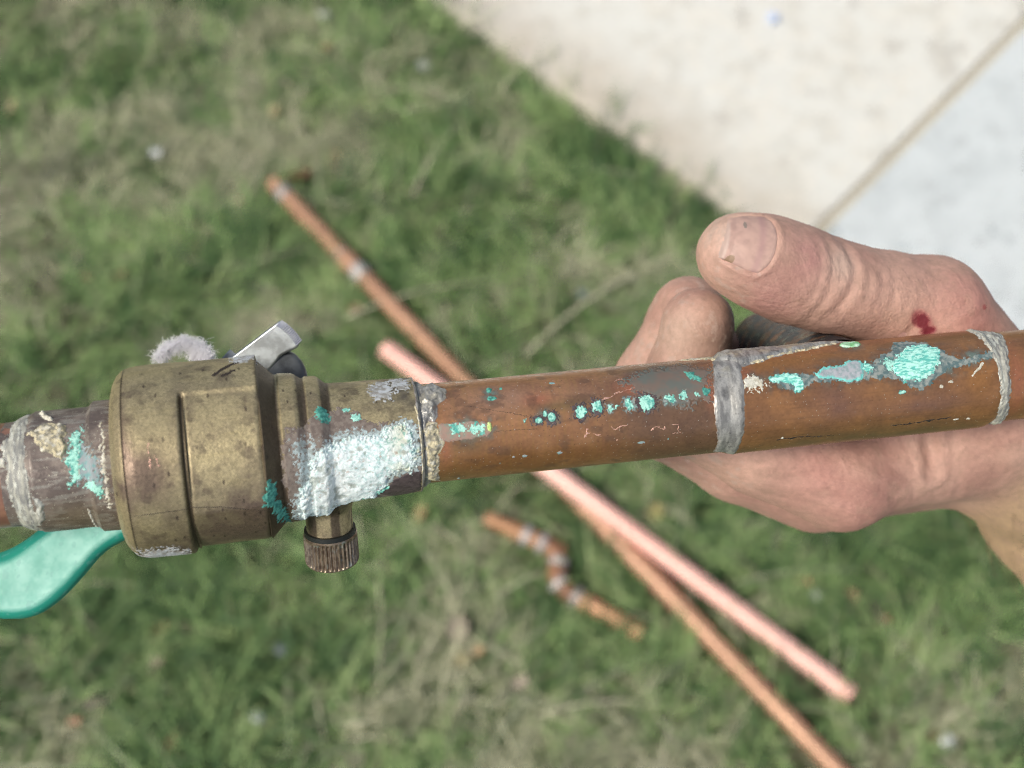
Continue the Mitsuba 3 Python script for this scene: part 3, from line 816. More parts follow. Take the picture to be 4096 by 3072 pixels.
def relief(name, pts, m, h, edge=0.35, ragged=0.25, rs=1.2, lump=0.5, ls=1.0, res=0.2, width=None, parent=VA, seed=0, label=None, smooth=True, kind=None, feather=0.0):
    """pts: (x mm, angle deg) outline, or a line when width is given. h: height in mm"""
    pts = np.array([(x, a) for x, a in pts], float)
    rr = float(np.mean(surf_r(pts[:, 0], np.radians(pts[:, 1]))))
    P = np.stack([pts[:, 0], np.radians(pts[:, 1]) * rr], 1)
    pad = (width or 0) + 0.8
    lo, hi = P.min(0) - pad, P.max(0) + pad
    res = max(res, math.sqrt((hi - lo).prod() / 60000))
    nx, ny = [int(v) + 2 for v in (hi - lo) / res]
    X, S = np.meshgrid(np.linspace(lo[0], hi[0], nx), np.linspace(lo[1], hi[1], ny), indexing='ij')
    q = np.stack([X.ravel(), S.ravel()], 1)
    q3 = np.concatenate([q, np.zeros((len(q), 1))], 1)
    w = np.stack([meshkit.fbm(q3 * rs, 3, 11 + seed), meshkit.fbm(q3 * rs, 3, 57 + seed)], 1) - 0.5
    qq = q + w * ragged * 4
    if width is None:
        d = seg_dist(qq, P, True)
        sd = np.where(inside(qq, P), d, -d)
    else:
        sd = width / 2 * (0.6 + 0.8 * meshkit.fbm(q3 * rs * 1.5, 2, 5 + seed)) - seg_dist(qq, P, False)
    if feather:
        sd = sd + feather * 2.2 * (meshkit.fbm(q3 * 2.6, 3, 23 + seed) - 0.5)
    t = np.clip(sd / edge, 0, 1)
    t = t * t * (3 - 2 * t)
    l = meshkit.fbm(q3 * ls, 4, 91 + seed)
    H = np.where(sd > 0, h * t * (1 - lump + 2 * lump * l) + 0.02, np.maximum(sd * 1.5, -0.5))
    phi = q[:, 1] / rr
    R = surf_r(q[:, 0], phi) + H
    v = np.stack([q[:, 0], R * np.sin(phi), R * np.cos(phi)], 1)
    f = grid_faces(nx, ny)[:, ::-1]
    keep = (sd[f] > -0.35).any(1)
    f = f[keep]
    if not len(f):
        return None
    u, inv = np.unique(f, return_inverse=True)
    k = put(name, world((v[u], inv.reshape(-1, 3))), m, parent, smooth=smooth, uv=np.stack([np.clip(sd[u], 0, 3) / 3, l[u]], 1) if smooth is True else None)
    if label or kind:
        tag(k, label, kind=kind)
    return k


def spot(name, key, m, h, grow=1.0, **more):
    x, a, rx, ry = SPOT[key]
    rr = float(surf_r(np.array([x]), np.radians([a]))[0])
    t = np.linspace(0, 2 * np.pi, 18, endpoint=False)
    return relief(name, [(x + grow * rx * math.cos(s), a + math.degrees(grow * ry * math.sin(s) / rr)) for s in t], m, h, seed=sum(map(ord, key)), **{'res': 0.12, 'ragged': 0.12, 'rs': 1.8, 'edge': 0.3, **more})


def grown(pts, k):
    p = np.array(pts, float)
    c = p.mean(0)
    return [tuple(v) for v in c + (p - c) * k]


# brass side
relief('tarnish_film', POLY['stain'], 'film_grey', 0.04, edge=0.4, ragged=0.5, rs=0.7, seed=1, feather=0.9, res=0.14)
relief('tarnish_film', POLY['dark_cup'], 'dark_plum', 0.12, edge=0.3, ragged=0.2, seed=2)
POLY['crust'] = POLY['crust'][:18] + [(-42, -88), (-47, -84), (-50.5, -66), (-51, -45)]
relief('mineral_crust', grown(POLY['crust'], 1.06), 'blue_bloom', 0.10, edge=0.6, ragged=0.6, rs=0.8, seed=78, feather=1.8, res=0.13)
relief('mineral_crust', POLY['crust'], 'white_crust', 0.85, edge=2.2, ragged=0.6, rs=0.6, lump=0.5, ls=0.6, res=0.12, seed=3, feather=1.2, label='thick white and mint mineral crust over the valve outlet')
relief('verdigris_patch', POLY['teal_cone'], 'teal_verdigris', 0.18, edge=0.6, ragged=0.5, rs=1.0, seed=4, feather=0.9)
for k in ('b1', 'b2', 'b3'):
    spot('verdigris_patch', k, 'teal_verdigris' if k == 'b1' else 'verdigris', 0.12, ragged=0.3, feather=0.6)
spot('dust_patch', 'dust', 'white_dust', 0.04, ragged=0.6, rs=0.9, feather=1.6)
spot('dust_patch', 'dust2', 'white_dust', 0.04, ragged=0.6, rs=0.9, feather=1.6)
relief('mineral_crust', [(-51, 2), (-49, 10), (-47, 8), (-44, 2), (-40, 10), (-36, 12), (-38, 6), (-44, -8), (-48, -30), (-47, -66), (-50, -60), (-50, -25)], 'blue_bloom', 0.05, edge=0.8, ragged=0.5, rs=0.8, seed=73, feather=3.4, res=0.13)
relief('mineral_crust', [(-46, -72), (-40, -78), (-34, -70), (-30, -55), (-29, -46), (-33, -60), (-40, -70)], 'verdigris', 0.5, edge=0.8, ragged=0.4, seed=74, feather=0.8)
relief('solder_fillet', [(-22.8, a) for a in range(100, -101, -10)] + [(-20.2, a) for a in range(-100, 101, 10)], 'solder', 0.9, edge=1.6, ragged=0.15, seed=5, res=0.25)
relief('solder_fillet', POLY['fillet_up'], 'solder', 1.2, edge=2.0, ragged=0.3, lump=0.6, seed=6)
relief('solder_fillet', POLY['fillet_lo'], 'cream_flux', 0.9, edge=1.6, ragged=0.3, lump=0.5, seed=7, label='cream crusted solder fillet')
relief('crust_edge', LINE['cupedge'], 'cream_flux', 0.25, width=0.45, edge=0.2, ragged=0.1, seed=8)
relief('casting_line', LINE['parting'], 'dark_line', 0.02, width=0.16, edge=0.08, ragged=0.06, res=0.1, seed=9)
relief('scratch', LINE['bscr1'], 'pink_scratch', 0.02, width=0.3, edge=0.1, ragged=0.25, rs=2.2, res=0.1, seed=10)
relief('scratch', LINE['bscr2'], 'pink_scratch', 0.02, width=0.25, edge=0.1, ragged=0.25, rs=2.2, res=0.1, seed=11)
relief('gouge', LINE['scr_top'], 'dark_line', 0.03, width=1.0, edge=0.15, ragged=0.1, seed=12)
relief('gouge', LINE['scr_top2'], 'dark_line', 0.03, width=0.8, edge=0.15, ragged=0.1, seed=13)
relief('dust_patch', [(-62, 88), (-62, 70), (-59, 66), (-57, 74), (-56.5, 90)], 'white_dust', 0.08, ragged=0.6, seed=14, feather=1.2)
relief('dust_patch', [(-85, -62), (-80, -60), (-75, -68), (-76, -84), (-86, -84)], 'white_dust', 0.05, ragged=0.9, rs=1.2, lump=0.9, seed=15, feather=4.0)
# inlet side
relief('solder_ring', [(-109.6, a) for a in range(100, -101, -10)] + [(-106.0, a) for a in range(-100, 101, 10)], 'pale_solder', 0.35, edge=1.2, ragged=0.3, lump=0.12, seed=16, res=0.2, ls=0.4)
relief('solder_ring', POLY['lsolder'], 'pale_solder', 0.4, edge=1.2, ragged=0.3, lump=0.4, ls=0.4, seed=17, feather=0.4)
relief('solder_flap', POLY['lflap'], 'pale_solder', 0.5, edge=0.6, ragged=0.2, lump=0.4, seed=18)
relief('flux_crust', POLY['lcrust'], 'cream_flux', 0.8, edge=0.7, ragged=0.3, lump=0.9, ls=0.8, seed=19)
relief('flux_crust', POLY['lcurl'], 'chalk', 1.0, edge=0.6, ragged=0.2, seed=20)
relief('verdigris_patch', POLY['lgreen'], 'verdigris', 0.15, edge=0.6, ragged=0.35, seed=21, feather=1.3)
relief('verdigris_patch', POLY['lgreen2'], 'verdigris', 0.15, edge=0.6, ragged=0.35, seed=22, feather=1.0)
relief('verdigris_patch', [(-97, 22), (-94, 24), (-91, 10), (-90.5, -20), (-94, -16), (-97, -6)], 'lilac_grey', 0.05, edge=0.5, ragged=0.5, seed=75, feather=2.2)
relief('flux_ridge', LINE['edge'], 'chalk', 0.12, width=0.8, edge=0.3, ragged=0.2, seed=23, feather=0.9)
relief('flux_ridge', LINE['lw'], 'chalk', 0.25, width=0.35, edge=0.2, ragged=0.1, seed=24)
relief('flux_ridge', LINE['lw2'], 'chalk', 0.2, width=0.4, edge=0.2, ragged=0.15, seed=25)
relief('white_spot', [(-112.5, 22), (-110.4, 20), (-110.2, 10), (-112.8, 8)], 'chalk', 0.3, ragged=0.2, seed=26)
# copper between valve and tee
relief('tarnish_film', POLY['darkpatch'], 'slate_film', 0.02, edge=0.8, ragged=0.9, rs=0.45, seed=30, feather=2.4, res=0.14)
relief('flux_run', POLY['stalk'], 'stalk_mauve', 0.10, edge=0.35, ragged=0.12, seed=31, feather=0.3)
spot('verdigris_spot', 'm1', 'verdigris', 0.25, ragged=0.25, feather=0.7, grow=1.2)
spot('verdigris_spot', 'm2', 'verdigris', 0.15, ragged=0.4, feather=1.2, grow=1.2)
spot('verdigris_spot', 'lime', 'lime_green', 0.4)
relief('verdigris_patch', POLY['tealstreak'], 'teal_verdigris', 0.06, ragged=0.2, seed=32, feather=0.6)
for k in ('v1', 'v2', 'v3', 'v14', 'v15', 'v16'):
    spot('verdigris_spot', k, 'teal_verdigris' if k in ('v14', 'v15', 'v16') else 'verdigris', 0.12 if k in ('v14', 'v15', 'v16') else 0.3)
for k in ('v2', 'v3', 'v5', 'v6', 'v7', 'v9', 'v10', 'v11', 'v12'):
    spot('spot_rim', k, 'halo_slate' if k in ('v7', 'v9', 'v11', 'v12') else 'dark_plum', 0.02, grow=1.7, feather=1.3)
for k in ('v4', 'v5', 'v6', 'v7', 'v8', 'v9', 'v10', 'v10b', 'v11', 'v12', 'v13'):
    spot('verdigris_spot', k, 'verdigris', 0.08, ragged=0.3, grow=1.2, feather=0.6)
for k in ('v17', 'd1', 'd2', 'd3', 'd4', 'd5', 'd6', 'd7'):
    spot('dust_spot', k, 'lilac_grey', 0.06)
for i in range(1, 10):
    relief('scratch', LINE[f's{i}'], 'pink_scratch', 0.02, width=0.22, edge=0.1, ragged=0.2, rs=2.2, res=0.1, seed=40 + i)
for k in ('dark1', 'dark2'):
    relief('scratch', LINE[k], 'dark_line', 0.01, width=0.10, edge=0.06, ragged=0.08, res=0.1, seed=51)
# tee
relief('solder_band', POLY['band'], 'solder', 0.30, edge=0.8, ragged=0.15, lump=0.2, ls=0.6, seed=60, res=0.2)
relief('solder_run', POLY['ridge'], 'solder', 0.8, edge=1.5, ragged=0.25, lump=0.35, ls=0.5, seed=61, res=0.2)
relief('flux_run', [(40, 82), (44, 78), (48, 72), (49, 88), (42, 90)], 'cream_flux', 0.2, ragged=0.4, edge=0.5, seed=77, feather=0.9)
relief('flux_run', [(54.5, 48), (59, 52.5), (65, 61), (72, 68), (79, 77.5)], 'cream_flux', 0.35, width=0.9, edge=0.35, ragged=0.35, seed=62)
relief('flux_run', [(49, 70), (56, 80), (64, 84), (74, 86)], 'cream_flux', 0.4, width=1.6, edge=0.5, ragged=0.5, seed=63)
spot('verdigris_spot', 'green', 'leaf_mint', 0.35)
relief('tarnish_film', POLY['halo2'], 'halo_slate', 0.05, edge=0.5, ragged=0.3, seed=64, feather=0.6)
POLY['core'] = grown(POLY['core'], 1.35)
POLY['lilac'] = grown(POLY['lilac'], 1.2)
POLY['cyan1'] = grown(POLY['cyan1'], 1.15)
POLY['halo'] = grown(POLY['halo'], 1.12)
relief('tarnish_film', POLY['halo'], 'halo_slate', 0.08, edge=0.6, ragged=0.35, seed=65, feather=0.7)
relief('tarnish_film', [(66, 22), (72, 28), (80, 33), (86, 30), (90, 34), (90, 18), (84, 15), (78, 12), (70, 16)], 'halo_slate', 0.05, edge=0.5, ragged=0.4, seed=76, feather=1.2)
relief('verdigris_spot', POLY['core'], 'turquoise', 0.45, edge=1.6, ragged=0.3, lump=0.35, seed=66, feather=0.6, label='large turquoise spot on the tee')
relief('verdigris_spot', POLY['cyan1'], 'turquoise', 0.35, edge=0.6, ragged=0.3, seed=67, feather=0.6)
relief('verdigris_spot', POLY['lilac'], 'lilac_rim', 0.3, edge=0.7, ragged=0.25, seed=68, feather=0.4)
spot('verdigris_spot', 't4', 'turquoise', 0.2, ragged=0.5, feather=0.8, grow=1.3)
spot('verdigris_spot', 't5', 'verdigris', 0.12, ragged=0.5, feather=1.2, grow=1.3)
relief('flux_crust', POLY['whitegrey'], 'chalk', 0.2, ragged=0.5, lump=0.8, seed=69, feather=1.4)
spot('verdigris_spot', 't1', 'verdigris', 0.15)
for k in ('t2', 't3', 't6', 'wf1', 'wf2'):
    spot('dust_spot', k, 'chalk', 0.1)
relief('dust_spot', LINE['w1'], 'chalk', 0.1, width=0.5, edge=0.2, ragged=0.2, seed=70)
for k in ('dark3', 'dark4'):
    relief('stain_line', LINE[k], 'dark_line', 0.015, width=0.45, edge=0.15, ragged=0.25, seed=71)
relief('solder_band', POLY['ring'], 'pale_solder', 0.4, edge=0.8, ragged=0.3, lump=0.6, ls=1.6, seed=72, res=0.2, feather=0.4)

# --- drain port with its knurled cap
a_ = math.radians(22)
DR = np.array([0.0, -math.cos(a_), -math.sin(a_)])
D0 = np.array([-43.6, 0.0, 0.0])
put('drain_port', world(lathe(*dense([(8, 7.4), (13.2, 6.9), (14.6, 5.9), (16, 5.45), (22.6, 5.35), (22.7, 4.4)], 0.4), 72, lambda X, P, R: uneven(X, P, R, 0.12, 0.4, 8), origin=D0, axis=DR)), 'brass', VA, smooth=40)
put('gasket', world(lathe(*dense([(21.2, 5.3), (21.3, 5.95), (22.4, 6.0), (22.5, 5.0)], 0.3), 64, origin=D0, axis=DR)), 'black_rubber', VA + '__drain_port', smooth=40)


def knurl(X, P, R):
    k = np.abs(((P / (2 * np.pi) * 38) % 1) - 0.5) * 2
    z = np.clip((X - 22.9) / 0.5, 0, 1) * np.clip((29.6 - X) / 0.4, 0, 1)
    return R - 0.55 * z * (R > 5.6) * np.clip(1.5 * (1 - k) - 0.2, 0, 1)


put('cap', world(lathe(*dense([(22.3, 4.0), (22.3, 5.9), (22.7, 6.25), (29.4, 6.3), (29.9, 6.0), (30.2, 5.2), (30.2, 0.02)], 0.3), 528, knurl, origin=D0, axis=DR)), 'knurled_brass', VA + '__drain_port', smooth=25)

# --- handle: steel lever under the body, its end dipped in green vinyl
LD = np.array([-0.80, -0.60])
LN = np.array([0.60, -0.80])


def slab(poly, z_top, thick, edge, drop, res=0.5, dish=0.0):
    """a plate with rounded edges from an outline in x, y (mm)"""
    P = np.array(poly, float)
    lo, hi = P.min(0) - 1, P.max(0) + 1
    nx, ny = [int(v) + 2 for v in (hi - lo) / res]
    X, Y = np.meshgrid(np.linspace(lo[0], hi[0], nx), np.linspace(lo[1], hi[1], ny), indexing='ij')
    q = np.stack([X.ravel(), Y.ravel()], 1)
    d = seg_dist(q, P, True)
    sd = np.where(inside(q, P), d, -d)
    ok = sd > -res * 1.2
    t = np.clip(sd / edge, 0, 1)
    prof = drop * (1 - np.sqrt(np.clip(1 - (1 - t) ** 2, 0, 1)))
    # pull outer vertices back to the outline
    near = q.copy()
    out = (sd <= 0) & ok
    if out.any():
        best = np.full(out.sum(), 1e9)
        tgt = q[out].copy()
        for i in range(len(P)):
            a, b = P[i], P[(i + 1) % len(P)]
            ab = b - a
            tt = np.clip(((q[out] - a) @ ab) / (ab @ ab), 0, 1)
            c = a + tt[:, None] * ab
            dd = np.linalg.norm(q[out] - c, axis=1)
            m = dd < best
            best[m], tgt[m] = dd[m], c[m]
        near[out] = tgt
    top = np.column_stack([near, z_top - prof - dish * np.clip(sd, 0, 6) / 6])
    bot = np.column_stack([near, z_top - thick + prof])
    f = grid_faces(nx, ny)[:, ::-1]
    f = f[ok[f].all(1)]
    e = np.sort(np.vstack([f[:, [0, 1]], f[:, [1, 2]], f[:, [2, 0]]]), 1)
    de = np.vstack([f[:, [0, 1]], f[:, [1, 2]], f[:, [2, 0]]])
    _, inv, cnt = np.unique(e, axis=0, return_inverse=True, return_counts=True)
    b = de[cnt[inv.ravel()] == 1]
    n = len(top)
    side = np.vstack([np.stack([b[:, 1], b[:, 0], b[:, 0] + n], 1), np.stack([b[:, 1], b[:, 0] + n, b[:, 1] + n], 1)])
    m = trimesh.Trimesh(np.vstack([top, bot]), np.vstack([f, f[:, ::-1] + n, side]), process=False)
    m.remove_unreferenced_vertices()
    m.merge_vertices()
    return m


def smooth_poly(p, n=3):
    p = np.array(p, float)
    for _ in range(n):
        q = np.roll(p, -1, 0)
        p = np.stack([p * 0.75 + q * 0.25, p * 0.25 + q * 0.75], 1).reshape(-1, 2)
    return p


put('stem', world(lathe(*dense([(17, 9.0), (24, 9.0), (24.5, 6.0), (36, 5.8), (36.1, 0.02)], 1), 48, origin=[-77.0, 0, 0], axis=[0, 0, -1])), 'brass', VA, smooth=40)
def tilted(m, c, n, k):
    m.vertices[:, 2] += k * ((m.vertices[:, :2] - np.array(c)) @ np.array(n))
    return m


hk = tag(key_of('handle', VA), 'flat lever handle, green vinyl at one end and bare grey steel at the other')
grip = smooth_poly([(-84, -4), (-83, -14), (-90.5, -18.6), (-97, -21.2), (-103, -27.6), (-109, -32.6), (-114.5, -35.2), (-121, -35), (-131, -33), (-139, -26), (-134, -21), (-122, -19.6), (-116, -17.4), (-109.5, -13.0), (-100, -5), (-92, -1)], 3)
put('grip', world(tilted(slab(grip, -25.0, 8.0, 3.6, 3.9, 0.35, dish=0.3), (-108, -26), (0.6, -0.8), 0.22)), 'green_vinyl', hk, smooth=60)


def bar(a, b, w, t, za, zb):
    """a flat steel strip from a to b (x, y mm) at heights za to zb, chamfered"""
    a, b = np.array(a, float), np.array(b, float)
    d = (b - a) / np.linalg.norm(b - a)
    n = np.array([-d[1], d[0]])
    c = 0.35
    sec = [(-w / 2 + c, 0), (w / 2 - c, 0), (w / 2, -c), (w / 2, -t + c), (w / 2 - c, -t), (-w / 2 + c, -t), (-w / 2, -t + c), (-w / 2, -c)]
    v = []
    for p, z in ((a, za), (b, zb)):
        for s, h in sec:
            v.append([*(p + n * s), z + h])
    v = np.array(v)
    f = []
    for i in range(8):
        j = (i + 1) % 8
        f += [[i, j, j + 8], [i, j + 8, i + 8]]
    f += [[0, i + 1, i] for i in range(1, 7)] + [[8, 8 + i, 9 + i] for i in range(1, 7)]
    return v, np.array(f)


put('lever', world(bar((-86, -6), (-58.5, 19.5), 13, 2.4, -27.0, -25.0)), 'grey_steel', hk, smooth=20)
put('lever', world(tilted(slab([(-72, 14), (-62.8, 22.3), (-50.8, 29.7), (-50.2, 29.8), (-47.0, 26.9), (-46.0, 24.3), (-47.0, 23.0), (-51, 21.5), (-60, 12)], -20.6, 2.6, 0.45, 0.45, 0.25), (-49, 27), (0.8, 0.6), 0.28)), 'grey_steel', hk, smooth=30)
# serrated end of the lever and the curved stop below it
lip = np.array([(-50.6, 29.2), (-49.6, 28.4), (-48.3, 27.0), (-47.3, 25.6), (-46.5, 24.2)])
lt = np.linspace(0, 4, 15)
lp = np.stack([np.interp(lt, range(5), lip[:, 0]), np.interp(lt, range(5), lip[:, 1])], 1)
teeth = [bar(lp[k] - [0.75, 0.55], lp[k] + [0.75, 0.55], 0.42, 2.4, -20.2, -19.6) for k in range(15)]
put('serration', world(join(teeth)), 'blue_steel', hk, smooth=20)
arc = [(-56 + 11.5 * math.sin(t), 14.5 + 9.5 * math.cos(t)) for t in np.linspace(0.35, 1.45, 9)]
put('stop', world(slab(smooth_poly([(-56, 21.5), (-51, 22.8), (-48.2, 22.5), (-46.2, 20.2), (-45.0, 17.2), (-45.0, 10), (-48, 8), (-56, 12)], 2), -23.4, 4.5, 1.2, 1.3, 0.3)), 'dark_steel', hk, smooth=60)

# --- tuft of fluff caught behind the body
rng = np.random.default_rng(5)
fib = []
spine = np.array([(-79.2, 23.4, -20), (-76.8, 25.6, -20), (-73.0, 26.6, -21), (-69.6, 26.2, -21), (-68.0, 23.5, -20), (-68.8, 20.5, -20)])
for k in range(4200):
    s = rng.random() * (len(spine) - 1)
    i = min(int(s), len(spine) - 2)
    c = spine[i] + (spine[i + 1] - spine[i]) * (s - i) + rng.normal(0, [0.75, 0.7, 1.0]) + np.array([0, -rng.random() * 4.0 * (s > 2.2), 0])
    d = rng.normal(0, 1, 3)
    d /= np.linalg.norm(d)
    e = rng.normal(0, 1, 3)
    L = rng.uniform(0.5, 1.7)
    t = np.linspace(-1, 1, 5)[:, None]
    fib.append(tube(c + d * t * L * 0.5 + e * (t ** 2) * 0.5, 0.05, 3, False))
tag(put('fluff_tuft', world(join(fib)), 'pale_fluff', smooth=True), 'whitish mauve tuft of fluff caught on the far edge of the brass valve body', 'fluff')
# ------------------------------------------------------------------ the person's left hand and wrist
tag('person', 'bare left hand and wrist of a person gripping the pipe, thumb on top', 'person')


def cone(p, a, ra, b, rb):
    a, b = np.array(a, np.float32), np.array(b, np.float32)
    ab = b - a
    t = np.clip(((p - a) @ ab) / (ab @ ab), 0, 1)
    return np.linalg.norm(p - a - t[..., None] * ab, axis=-1) - (ra + (rb - ra) * t)


def smin(ds, k):
    d = ds[0]
    for e in ds[1:]:
        h = np.clip(0.5 + 0.5 * (e - d) / k, 0, 1)
        d = e + (d - e) * h - k * h * (1 - h)
    return d


def chain(p, joints, k=3.0):
    return smin([cone(p, joints[i][0], joints[i][1], joints[i + 1][0], joints[i + 1][1]) for i in range(len(joints) - 1)], k)


THUMB = [((61.3, 35.9, -10), 10.1), ((68, 33.5, -11), 11.2), ((76, 30.2, -13), 11.7), ((86, 26.5, -15), 11.2), ((93, 24.4, -16), 10.9), ((103, 21.8, -19), 11.8), ((115.5, 17.0, -23), 15.6)]
INDEX = [((61, 8, -46), 7.4), ((58.5, 15.5, -38), 7.8), ((55.0, 20.3, -27.5), 8.7), ((51.6, 7, -31), 10.4), ((52, -1.5, -34), 11.2), ((72, -14.0, -37), 12.2), ((93.5, -24.6, -38), 13.6)]
MIDDLE = [((64, 16, -54), 8.0), ((58, 24.0, -45), 9.3), ((49, 6, -50), 11.5), ((51, -2.5, -53), 12.0), ((72, -16.5, -56), 12.6), ((94, -26.5, -58), 14.0)]
RING = [((70, 15, -66), 8.0), ((60, 22, -62), 8.8), ((53, 3, -70), 11), ((75, -12, -74), 11.5), ((98, -20, -76), 13)]
LITTLE = [((78, 12, -84), 7.5), ((70, 20, -80), 7.8), ((64, 5, -87), 9.2), ((82, -6, -90), 10), ((104, -14, -92), 11.5)]


def forearm(p):
    return smin([cone(p, (156, -20, -60), 22.5, (184, -42.5, -82), 25), cone(p, (184, -42.5, -82), 25, (240, -93, -127), 31)], 8)


def hand_sdf(p):
    fingers = [chain(p, c) for c in (INDEX, MIDDLE, RING, LITTLE)]
    f = smin(fingers, 1.2)
    palm = smin([
        cone(p, (95, -24, -39), 13.0, (126, -20, -42), 12.4), cone(p, (126, -20, -42), 12.4, (152, -20, -54), 18),
        cone(p, (97, -25, -57), 13.5, (152, -20, -64), 18), cone(p, (100, -18, -75), 12.5, (150, -18, -72), 17), cone(p, (105, -13, -90), 11, (150, -18, -80), 16),
        cone(p, (116, -6, -36), 11.5, (140, -10, -42), 17), cone(p, (110, -8, -60), 12, (150, -12, -66), 20)], 7)
    thumb = chain(p, THUMB, 4)
    thenar = smin([cone(p, (115.5, 17.0, -23), 15.4, (140, -10, -36), 17.5), cone(p, (140, -10, -36), 17.5, (160, -28, -56), 20)], 6)
    web = cone(p, (112, -2, -36), 8, (100, -16, -42), 9)
    arm = forearm(p)
    d = smin([palm, web], 6)
    d = smin([d, thenar], 7)
    d = smin([d, thumb], 3.0)
    d = smin([d, f], 4.0)
    d = smin([d, arm], 9)
    # keep clear of the tee and its branch: the flesh gives where it presses on the copper
    rp = np.sqrt(p[..., 1] ** 2 + p[..., 2] ** 2) - 12.15
    q = p - B0
    h = q @ BR
    br = np.sqrt(np.maximum((q ** 2).sum(-1) - h * h, 0)) - 12.0
    br = np.where(h > 0, br, 9)
    d = np.maximum(d, -np.minimum(rp, br))
    return d


G0, G1, GS = np.array([32.0, -128.0, -160.0]), np.array([262.0, 52.0, 4.0]), 0.9
gn = ((G1 - G0) / GS).astype(int) + 1
gx = [G0[i] + GS * np.arange(gn[i]) for i in range(3)]
field = np.empty(gn, np.float32)
for i in range(0, gn[0], 12):
    X, Y, Z = np.meshgrid(gx[0][i:i + 12], gx[1], gx[2], indexing='ij')
    q_ = np.stack([X, Y, Z], -1).astype(np.float32)
    field[i:i + 12] = hand_sdf(q_) if gx[0][i] < 178 else forearm(q_)
from scipy.ndimage import gaussian_filter, map_coordinates
field = gaussian_filter(field, 0.9)
for ax_ in range(3):
    for e_ in (0, -1):
        s_ = [slice(None)] * 3
        s_[ax_] = e_
        field[tuple(s_)] = 1.0


def sample(p):
    return map_coordinates(field, ((np.asarray(p) - G0) / GS).T, order=1, mode='nearest')


def normal_at(p, e=0.8):
    g = np.stack([sample(p + np.eye(3)[i] * e) - sample(p - np.eye(3)[i] * e) for i in range(3)], 1)
    return g / np.maximum(np.linalg.norm(g, axis=1, keepdims=True), 1e-9)


def surface_net(F):
    s = F < 0
    n = np.array(F.shape)
    acc = np.zeros((*(n - 1), 3), np.float32)
    cnt = np.zeros(n - 1, np.float32)
    corner = [(a, b, c) for a in (0, 1) for b in (0, 1) for c in (0, 1)]
    sl = lambda o: tuple(slice(o[i], n[i] - 1 + o[i]) for i in range(3))
    for a in corner:
        for ax in range(3):
            if a[ax]:
                continue
            b = list(a)
            b[ax] = 1
            fa, fb = F[sl(a)], F[sl(b)]
            m = (fa < 0) != (fb < 0)
            t = np.where(m, fa / np.where(m, fa - fb, 1), 0)
            cnt += m
            for k in range(3):
                acc[..., k] += np.where(m, a[k] + (t if k == ax else 0), 0)
    ids = -np.ones(n - 1, int)
    act = cnt > 0
    ids[act] = np.arange(act.sum())
    v = (np.argwhere(act) + acc[act] / cnt[act][:, None])
    f = []
    for ax in range(3):
        a = [slice(0, n[i] - 1) for i in range(3)]
        b = list(a)
        a[ax], b[ax] = slice(0, n[ax] - 1), slice(1, n[ax])
        u, w = [i for i in range(3) if i != ax]
        m = s[tuple(a)] != s[tuple(b)]
        e = np.argwhere(m)
        e = e[(e[:, u] > 0) & (e[:, w] > 0)]
        def idx(du, dw):
            q = e.copy()
            q[:, u] -= du
            q[:, w] -= dw
            return ids[q[:, 0], q[:, 1], q[:, 2]]
        quad = np.stack([idx(0, 0), idx(1, 0), idx(1, 1), idx(0, 1)], 1)
        flip = s[e[:, 0], e[:, 1], e[:, 2]]
        if ax == 1:
            flip = ~flip
        quad[~flip] = quad[~flip][:, ::-1]
        f.append(quad)
    f = np.vstack(f)
    f = f[(f >= 0).all(1)]
    return v, np.vstack([f[:, [0, 1, 2]], f[:, [0, 2, 3]]])


hv, hf = surface_net(field)
hv = G0 + GS * hv
hm = trimesh.Trimesh(hv, hf, process=False)
hm.remove_unreferenced_vertices()
hf = np.asarray(hm.faces)
trimesh.smoothing.filter_taubin(hm, iterations=6)

hv = np.asarray(hm.vertices)
hn = np.asarray(hm.vertex_normals)
if (hn * normal_at(hv)).sum() < 0:
    hf = hf[:, ::-1]
    hn = -hn

